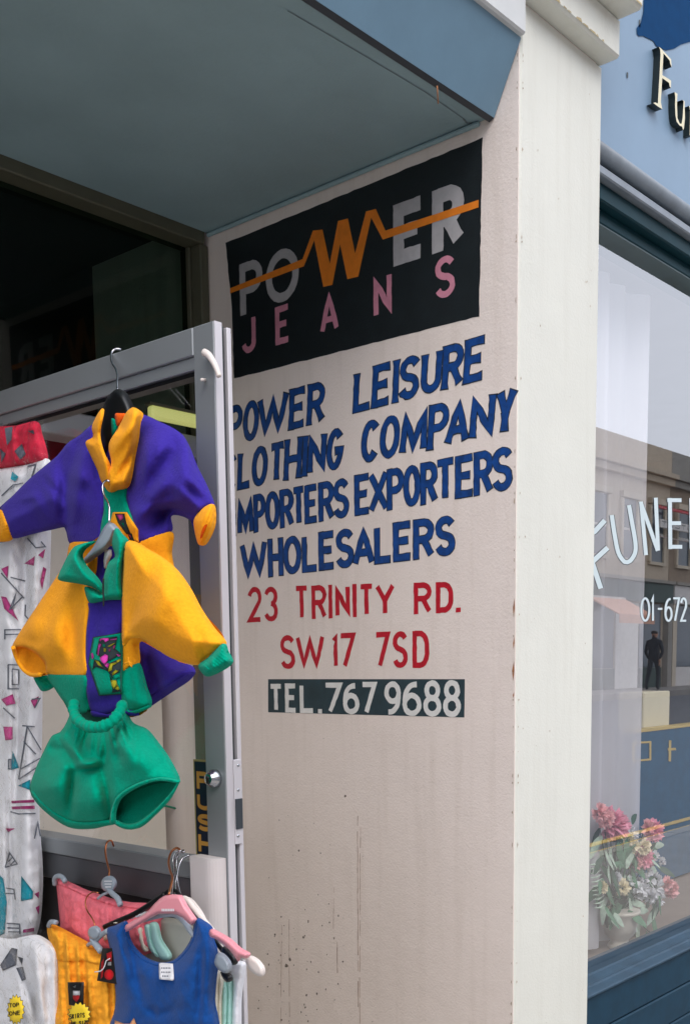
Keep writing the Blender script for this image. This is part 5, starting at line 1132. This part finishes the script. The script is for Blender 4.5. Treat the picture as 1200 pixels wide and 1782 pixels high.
# dark display board with gold trim, cream box
db = thing('display_stand', 'dark teal display board with gold cross and gold rectangle inside the window', 'display', (2.8, 1.9, ZGB))
yb_ = 1.72; a = PY(1106, 1276, yb_); 
ztop = a.z
mb = MB(); mb.box(a.x, X1-.4, yb_, yb_+.05, ZGB-.01, ztop); mb.build('board', M['display'], db)
mb = MB(); mb.box(a.x-.002, X1-.4, yb_-.003, yb_+.052, ztop+.0005, ztop+.009); mb.build('gold_edge', M['gold'], db)
def flatq(p0, p1, y): mbq = MB(); A_, B_ = PY(*p0, y), PY(*p1, y); return A_, B_
fr_ = zF([(300, 335), (388, 330), (388, 420), (300, 428)]); vs, fs = ribbon(fr_, 3.2, True); mb = MB(); mb.add([PY(*v, yb_-.004) for v in vs], fs); mb.build('gold_frame', M['gold'], db, recalc=False)
mb = MB()
for pl in (zF([(490, 322), (488, 430)]), zF([(478, 368), (520, 366)])):
    vs, fs = ribbon(pl, 4.2); mb.add([PY(*v, yb_-.004-.0004*len(mb.v)/4) for v in vs], fs)
mb.build('gold_cross', M['gold'], db, recalc=False)
a = PY(1109, 1205, 1.80); b = PY(1153, 1272, 1.80)
mb = MB(); mb.box(a.x, b.x, 1.775, 1.88, ztop+.0, a.z, bev=.004); cb = mb.build('card_box', M['cream_box']); tag(cb, 'plain cream box standing behind the dark teal display board', 'box')

# ---- flower arrangement
vb = PZ(1077, 1650, ZGB-.02)
VY = vb.y
vz = thing('flower_vase', 'pale ribbed urn filled with artificial flowers inside the window', 'vase', (vb.x, vb.y, ZGB-.02))
M['urn'] = mat('stone urn', srgb(195, 190, 178), .5, var=.12)
mb = MB(); mb.lathe([(.03, 0), (.034, .004), (.032, .012), (.026, .018), (.026, .026), (.04, .04), (.05, .07), (.052, .10), (.058, .105), (.058, .112), (.05, .112)], (vb.x, vb.y, ZGB-.0195), 'z', 26); mb.build('urn', M['urn'], vz)
M['leaf'] = mat('variegated leaf', srgb(74, 122, 92), .6, var=.35, scale=60); M['leaf2'] = mat('pale leaf', srgb(172, 195, 176), .6, var=.3, scale=60); M['leafd'] = mat('dark leaf', srgb(34, 78, 56), .6, var=.3)
M['petal'] = mat('pink petal', srgb(248, 168, 188), .7, var=.25, scale=80); M['petal_c'] = mat('cream petal', srgb(232, 222, 190), .7, var=.15, scale=80); M['petal_w'] = mat('white petal', srgb(222, 224, 228), .7, var=.1); M['petal_s'] = mat('salmon petal', srgb(248, 188, 190), .7, var=.2, scale=80)
def leafm(p, d, L, wd, m):
    mb = MB(); d = Vector(d).normalized(); s_ = d.cross(Vector((random.uniform(-.3, .3), -1, .2))).normalized()*wd; nn = d.cross(s_).normalized()*wd*.3
    vs = []; n = 6
    for i in range(n+1):
        t = i/n; c = Vector(p)+d*L*t+Vector((0, 0, -L*.25*t*t)); k = math.sin(math.pi*min(1, t*.9+.06))**.8
        vs += [c-s_*k+nn*k, c, c+s_*k+nn*k]
    mb.add(vs, [(3*i, 3*i+1, 3*i+4, 3*i+3) for i in range(n)]+[(3*i+1, 3*i+2, 3*i+5, 3*i+4) for i in range(n)], 0, True)
    return mb.build('leaf', m, vz, recalc=False)
def flower(px, py, r, m, y=None, npet=60, lab=None):
    c = PY(px, py, (y or VY)+random.uniform(-.03, .0)); mb = MB()
    for i in range(npet):
        th = random.uniform(0, 6.283); ph = random.uniform(-.5, 1.2)
        d = Vector((math.cos(th)*math.cos(ph), -math.sin(ph)*.9-.1, math.sin(th)*math.cos(ph))).normalized()
        s_ = d.cross(Vector((random.uniform(-1, 1), random.uniform(-1, 1), random.uniform(-1, 1)))).normalized(); u_ = d.cross(s_)
        R = r*random.uniform(.85, 1.15); wv = r*.30
        b = c+d*R*.25
        vs = [b, b+d*R*.45-s_*wv, b+d*R*.8-s_*wv*.7+u_*wv*.3, b+d*R*.72+u_*wv*.1, b+d*R*.85+s_*wv*.6-u_*wv*.3, b+d*R*.45+s_*wv]
        mb.add(vs, [(0, 1, 2, 3), (0, 3, 4, 5)])
    o = mb.build('flower_head', m, vz, recalc=False)
    if lab: o['label'] = lab
    mb = MB(); q = Vector((vb.x, vb.y, ZGB+.08)); mid = (c+q)/2+Vector((random.uniform(-.01, .01), .01, .015)); mb.tube([q, mid, c+Vector((0, .006, 0))], .0015, 6); mb.build('stem', M['leafd'], vz)
for (px, py), r, mm, lb in (((1063, 1434), .042, 'petal', 'large pink carnation, highest left'), ((1042, 1415), .026, 'petal_s', 'small salmon bloom by the pilaster'), ((1133, 1447), .034, 'petal', 'pink bloom, furthest right at the top'), ((1113, 1491), .036, 'petal', 'pink carnation in the centre'), ((1164, 1548), .028, 'petal_s', 'salmon bloom, lowest right')):
    flower(px, py, r, M[mm], lab=lb)
for px, py, r in ((1089, 1535, .022), (1118, 1548, .026), (1140, 1545, .026), (1145, 1565, .024), (1120, 1530, .02), (1098, 1450, .022), (1118, 1462, .018), (1138, 1490, .016), (1125, 1518, .018), (1108, 1545, .018), (1146, 1635, .012)): flower(px, py, r, M['petal_w'], npet=20)
for px, py, r, mm in ((1052, 1425, .026, 'petal_s'), (1076, 1440, .03, 'petal'), (1106, 1500, .03, 'petal_s'), (1122, 1496, .028, 'petal'), (1126, 1440, .024, 'petal_s'), (1158, 1538, .022, 'petal_s'), (1100, 1472, .022, 'petal_c'), (1118, 1474, .024, 'petal_c'), (1090, 1462, .02, 'petal_c'), (1082, 1545, .024, 'petal_c'), (1108, 1555, .024, 'petal_w'), (1130, 1560, .024, 'petal_w'), (1070, 1530, .02, 'petal_w'), (1140, 1530, .02, 'petal_w'), (1150, 1500, .014, 'petal_w'), (1046, 1545, .018, 'petal_c'), (1060, 1572, .018, 'petal_c')):
    flower(px, py, r, M[mm], npet=44)
random.seed(11)
for px, py, dx, dz, L, mm in ([(1075, 1462, -.3, .5, .07, 'leafd'), (1095, 1480, .2, -.4, .08, 'leaf'), (1065, 1500, -.2, -.8, .09, 'leafd'), (1085, 1500, .4, .6, .08, 'leaf'), (1130, 1510, 1, -.1, .07, 'leaf2'), (1050, 1530, -.6, -.2, .06, 'leaf'), (1045, 1560, -.3, -.9, .07, 'leaf'), (1110, 1570, .0, -1, .08, 'leaf2'), (1115, 1595, -.2, -1, .07, 'leaf2'), (1135, 1590, .2, -1, .07, 'leaf'), (1125, 1620, .1, -1, .05, 'leaf'), (1060, 1560, .2, -1, .08, 'leafd'), (1100, 1510, -.6, .4, .08, 'leaf'), (1140, 1475, 1, .3, .05, 'leaf2'), (1050, 1480, -.5, -.9, .07, 'leaf2'), (1095, 1560, .2, -1, .09, 'leaf2'), (1080, 1590, .4, -1, .09, 'leaf2'), (1100, 1435, .5, .6, .05, 'leafd'), (1045, 1440, -.3, -1, .06, 'leafd')]
        + [(random.uniform(1045, 1150), random.uniform(1450, 1590), random.uniform(-1, 1), random.uniform(-1, .6), random.uniform(.04, .07), random.choice(('leaf', 'leafd', 'leaf2'))) for _ in range(110)]):
    leafm(PY(px, py, VY-random.uniform(-.02, .03)), (dx, random.uniform(-.5, .3), dz), L, L*.22, M[mm])
mb = MB()
for k in range(11):
    p = PY(1034+k*.9, 1505+k*7.5, VY-.02); mb.tube([p+Vector((-.03, 0, .004)), p, p+Vector((.03, 0, .004))], [.0008, .003, .0008], 6)
mb.build('fern_frond', M['leaf2'], vz)

# ================================================================== STREET OPPOSITE (seen in the glass)
YO = 2*YG-16.0
def RF(px, py, d=.4):      # point on the opposite fronts whose mirror image falls on this bit of the window
    v = PY(px, py, 16.0-d); return Vector((v.x, 2*YG-v.y, v.z))
bm1 = mat('stock brick', srgb(150, 132, 112), .85, var=.2, scale=3); bm2 = mat('red brick', srgb(150, 92, 74), .85, var=.2, scale=3)
st1 = mat('stucco', srgb(205, 192, 170), .8, var=.12, scale=2); st2 = mat('grey stucco', srgb(150, 146, 138), .8, var=.12, scale=2); slate = mat('slate roof', srgb(80, 84, 92), .7, var=.15)
wg_ = mat('far window glass', srgb(78, 92, 104), .1, var=.1); wf = mat('white window frame', srgb(215, 212, 205), .6)
redf = mat('red fascia', srgb(200, 40, 55), .6, var=.05); whitef = mat('white fascia', srgb(220, 215, 210), .6, var=.05); greenf = mat('dark green shopfront', srgb(28, 62, 54), .5)
orf = mat('peach stucco', srgb(196, 180, 158), .8, var=.1)
zr0 = .74; roofz = RF(1125, 762).z
edges = [-26, -18, -10, -3, 4, 10.5, 16.5, 22.5, 28.6, 34.4, 40.5, 47, 54, 62]
kinds = [(bm1, whitef), (bm2, greenf), (st2, redf), (bm1, whitef), (bm2, redf), (bm1, greenf), (st1, whitef), (bm2, whitef), (orf, greenf), (bm1, whitef), (st2, whitef), (bm2, greenf), (bm1, whitef)]
words = ['shop with white fascia', 'dark green shop', 'grey stucco house with red fascia', 'stock brick shop', 'red brick shop with red fascia', 'stock brick shop with dark green front', 'cream stucco shop', 'red brick shop with white fascia', 'peach stucco shop with dark green front', 'stock brick shop with stacked signs', 'grey stucco shop at the far end', 'red brick shop far along', 'stock brick shop furthest along']
for i, (xa_, xb_) in enumerate(zip(edges, edges[1:])):
    m1, m2 = kinds[i]; x0, x1 = xa_+.01, xb_-.01; w_ = x1-x0
    b = thing('terrace_building', words[i]+' across the road, number %s in the row' % ('one two three four five six seven eight nine ten eleven twelve thirteen'.split()[i]), 'building', ((x0+x1)/2, YO, zr0), 'terrace across the road')
    mb = MB(); mb.box(x0, x1, YO-7, YO-.001, zr0, roofz-.35); mb.build('wall', m1, b)
    mb = MB(); mb.box(x0, x1, YO-.4, YO+.18, roofz-1.15, roofz-.95); mb.box(x0, x1, YO-.4, YO+.32, roofz-.94, roofz-.8); mb.box(x0, x1, YO-.35, YO+.04, roofz-.79, roofz); mb.build('cornice', st2 if i % 2 else m1, b)
    if i % 3 == 1:
        mb = MB(); mb.box(x1-1.2, x1-.3, YO-3, YO-1.5, roofz-.3, roofz+.7); mb.build('chimney', bm2, b)
    zt = zr0+3.6
    mb = MB(); mb.box(x0+.05, x1-.05, YO, YO+.22, zr0+2.75, zr0+3.35); mb.build('sign_fascia', m2, b)
    mb = MB(); mb.box(x0+.05, x1-.05, YO, YO+.30, zr0+3.36, zr0+3.46); mb.build('fascia_cornice', st2, b)
    for xx in (x0+.02, x1-.32):
        mb = MB(); mb.box(xx, xx+.3, YO, YO+.2, zr0, zr0+2.74); mb.build('pilaster', st1 if i % 2 else st2, b)
    nb = 3
    for k in range(nb):
        a_ = x0+.45+k*(w_-.9)/nb; c_ = a_+(w_-.9)/nb-.12
        if k == 1: mb = MB(); mb.box(a_, c_, YO, YO+.05, zr0+.01, zr0+2.7); mb.build('door', greenf if i % 2 else wf, b); continue
        mb = MB(); mb.box(a_, c_, YO, YO+.04, zr0+.65, zr0+2.7); mb.build('shop_pane', wg_, b)
        mb = MB(); mb.box(a_, c_, YO, YO+.1, zr0+.0, zr0+.64); mb.build('stall_panel', m2, b)
    nwin = 3 if w_ > 5.5 else 2
    for k in range(nwin):
        cx = x0+w_*(k+.5)/nwin; mb = MB(); z0 = zr0+4.05; z1 = zr0+5.75
        mb.box(cx-.55, cx+.55, YO, YO+.10, z0-.1, z0-.0); mb.box(cx-.62, cx+.62, YO, YO+.14, z1+.12, z1+.3); mb.box(cx-.6, cx-.45, YO, YO+.08, z0, z1+.1); mb.box(cx+.45, cx+.6, YO, YO+.08, z0, z1+.1)
        wn = mb.build('window', st1, b)
        mb = MB(); mb.box(cx-.45, cx+.45, YO, YO+.02, z0, z1+.1); mb.build('glazing', wg_, wn)
        mb = MB(); mb.box(cx-.45, cx+.45, YO+.021, YO+.05, (z0+z1)/2, (z0+z1)/2+.07); mb.build('sash_bar', wf, wn)
# lettered boards on the tenth shop
def board(p0, p1, mm, name, lab, txt=None, tm=None):
    a, b = RF(*p0), RF(*p1)
    t = thing('shop_sign', lab, 'sign', (a.x, YO+.3, b.z)); mb = MB(); mb.box(a.x, b.x, YO+.32, YO+.4, b.z, a.z); mb.build('board', mm, t)
    if txt:
        mb = MB(); n = len(txt); wd = (b.x-a.x)/n; h = a.z-b.z
        for i, ch in enumerate(txt):
            if ch == ' ': continue
            for k, (pts, cl) in enumerate(glyph(ch, wd*.75, h*.6, h*.11)):
                vs, fs = ribbon(pts, h*.11, cl); mb.add([(b.x-i*wd-wd*.12-v[0], YO+.402+.002*k, b.z+h*.2+v[1]) for v in vs], fs)
        mb.build('lettering', tm, t, recalc=False)
board((1146, 879), (1215, 899), redf, 'a', 'long red sign board with white capitals reflected beside the E', 'MILLINIUM', wf)
board((1149, 903), (1215, 930), whitef, 'b', 'white sign board with dark capitals under the red one', 'OUTLET', M['letter_side'])
board((1143, 932), (1215, 946), whitef, 'c', 'narrow white board with red capitals, lowest of the three', 'AIR CARE', redf)

aw = thing('shop_awning', 'faded peach awning over a shop front across the road', 'awning', (29, YO+.5, 3.3))
a_, b_2 = RF(1030, 1022), RF(1092, 1012)
mb = MB(); mb.prism_x([(YO+.3, 3.5), (YO+1.3, 2.95), (YO+1.3, 2.7), (YO+1.27, 2.7), (YO+1.27, 2.93), (YO+.3, 3.44)], a_.x, b_2.x); mb.build('canvas', mat('peach canvas', srgb(232, 178, 150), .8), aw)
mb = MB(); mb.box(a_.x, b_2.x, YO+.26, YO+.34, 3.42, 3.54); mb.build('roller_box', wf, aw)
for nm, i0, col in (('dark estate car parked across the road, further along', 47.0, (44, 56, 74)), ('pale car parked across the road, furthest along', 53.5, (190, 190, 186))):
    cz = .44; cy_ = -9.9; t = thing('parked_car', nm, 'car', (i0, cy_, cz)); pm = mat('car paint', srgb(*col), .3, var=0)
    def loftcar(secs, m, nme):
        mb = MB(); vs = []
        for x, y0_, y1_, z0_, z1_ in secs: vs += [(i0+x, y0_, z0_), (i0+x, y1_, z0_), (i0+x, (y1_*.97+y0_*.03), z1_), (i0+x, (y0_*.97+y1_*.03), z1_)]
        n = len(secs); fs = [(4*i+k, 4*i+(k+1) % 4, 4*(i+1)+(k+1) % 4, 4*(i+1)+k) for i in range(n-1) for k in range(4)]+[(0, 1, 2, 3), (4*n-4, 4*n-3, 4*n-2, 4*n-1)]
        mb.add(vs, fs); return mb.build(nme, m, t)
    W0, W1 = cy_-.8, cy_+.8
    loftcar([(-2.1, W0+.1, W1-.1, cz+.3, cz+.7), (-1.9, W0, W1, cz+.22, cz+.86), (-.9, W0, W1, cz+.2, cz+.92), (1.6, W0, W1, cz+.2, cz+.92), (2.0, W0+.05, W1-.05, cz+.25, cz+.8)], pm, 'body')
    loftcar([(-1.0, W0+.08, W1-.08, cz+.91, cz+.93), (-.4, W0+.14, W1-.14, cz+.91, cz+1.38), (1.1, W0+.14, W1-.14, cz+.91, cz+1.4), (1.7, W0+.08, W1-.08, cz+.91, cz+.95)], wg_, 'windows')
    mb = MB(); mb.box(i0-.35, i0+1.1, W0+.13, W1-.13, cz+1.385, cz+1.42, bev=.01); mb.build('roof', pm, t)
    for xx in (-1.3, 1.25):
        for yy in (W0+.02, W1-.02):
            mb = MB(); mb.lathe([(.15, -.1), (.3, -.1), (.31, 0), (.3, .1), (.15, .1)], (i0+xx, yy, cz+.3), 'y', 20); mb.build('wheel', M['black_plastic'], t)
lp = thing('street_lamp', 'tall grey street lamp on the far pavement', 'street lamp', (44, -11.3, .74))
mb = MB(); mb.tube([(44, -11.3, .74), (44, -11.3, 2), (44, -11.3, 6.4), (44, -10.9, 7), (44, -10.2, 7.1)], [.09, .07, .05, .04, .035]); mb.build('post', mat('lamp grey', srgb(110, 114, 116), .6), lp)
mb = MB(); mb.box(43.9, 44.1, -10.25, -9.6, 7.03, 7.15, bev=.02); mb.build('lantern', wf, lp)
# ---- man walking on the far pavement, back to us
MX, MY = 0, 0
v = PY(1136, 1203, 14.4); MX, MY, MZ = v.x, 2*YG-v.y, .74
man = thing('person', 'man in dark jacket and trousers walking away on the far pavement', 'person', (MX, MY, MZ))
def skinned(name, verts, edges_, radii, m, parent, root=0):
    me = bpy.data.meshes.new(name); me.from_pydata(verts, edges_, []); o = bpy.data.objects.new(name, me); C.objects.link(o)
    o.parent = parent
    me.materials.append(m)
    sk = o.modifiers.new('skin', 'SKIN'); sv = me.skin_vertices[0].data
    for i, r in enumerate(radii): sv[i].radius = (r[0], r[1]) if isinstance(r, tuple) else (r, r)
    sv[root].use_root = True
    sb = o.modifiers.new('sub', 'SUBSURF'); sb.levels = 2; sb.render_levels = 2
    for p in me.polygons: p.use_smooth = True
    return o
suit = mat('dark suit', srgb(26, 36, 44), .8, var=.1); skin = mat('skin', srgb(190, 140, 112), .6, var=.05); hairm = mat('dark hair', srgb(40, 32, 28), .7)
V_ = [(0, 0, .95), (0, 0, 1.15), (0, .01, 1.38), (0, .01, 1.5), (0, .02, 1.6), (0, .01, 1.70),
      (-.19, 0, 1.42), (-.26, .02, 1.14), (-.20, -.04, .92), (.19, 0, 1.42), (.25, -.03, 1.14), (.20, .06, .92),
      (-.09, 0, .9), (-.11, .08, .5), (-.11, .02, .08), (-.11, .14, .04), (.09, 0, .9), (.10, -.10, .5), (.11, -.26, .12), (.11, -.16, .03)]
E_ = [(0, 1), (1, 2), (2, 3), (3, 4), (4, 5), (2, 6), (6, 7), (7, 8), (2, 9), (9, 10), (10, 11), (0, 12), (12, 13), (13, 14), (14, 15), (0, 16), (16, 17), (17, 18), (18, 19)]
Rr = [(.16, .12), (.17, .12), (.17, .11), (.06, .06), (.085, .095), (.08, .09), .075, .055, .04, .075, .055, .04, .095, .07, .05, .04, .095, .07, .05, .04]
skinned('body', V_, E_, Rr, suit, man)
skinned('head', [(0, .01, 1.50), (0, .02, 1.58), (0, .02, 1.66), (0, .02, 1.72)], [(0, 1), (1, 2), (2, 3)], [.06, .09, .10, .075], skin, man)
skinned('hair', [(0, -.0, 1.64), (0, .0, 1.70), (0, .015, 1.745)], [(0, 1), (1, 2)], [.105, .112, .075], hairm, man)
for s_ in (-1, 1):
    base = Vector((s_*.20, -.045 if s_ < 0 else .065, .90)); vs = [base]; es = []; rr = [.036]
    vs.append(base+Vector((0, .005, -.06))); es.append((0, 1)); rr.append(.036)
    for k, (dx, L) in enumerate(((-.024, .075), (-.008, .085), (.008, .08), (.022, .065))):
        i0 = len(vs); vs.append(base+Vector((0, dx, -.10))); es.append((1, i0)); rr.append(.010); vs.append(base+Vector((-s_*.008, dx, -.10-L*.6))); es.append((i0, i0+1)); rr.append(.009); vs.append(base+Vector((-s_*.02, dx, -.10-L))); es.append((i0+1, i0+2)); rr.append(.008)
    i0 = len(vs); vs.append(base+Vector((-s_*.01, .04, -.07))); es.append((1, i0)); rr.append(.011); vs.append(base+Vector((-s_*.015, .05, -.11))); es.append((i0, i0+1)); rr.append(.009)
    skinned('hand', [tuple(v_) for v_ in vs], es, rr, skin, man)
man.rotation_euler = (0, 0, -math.pi/2)
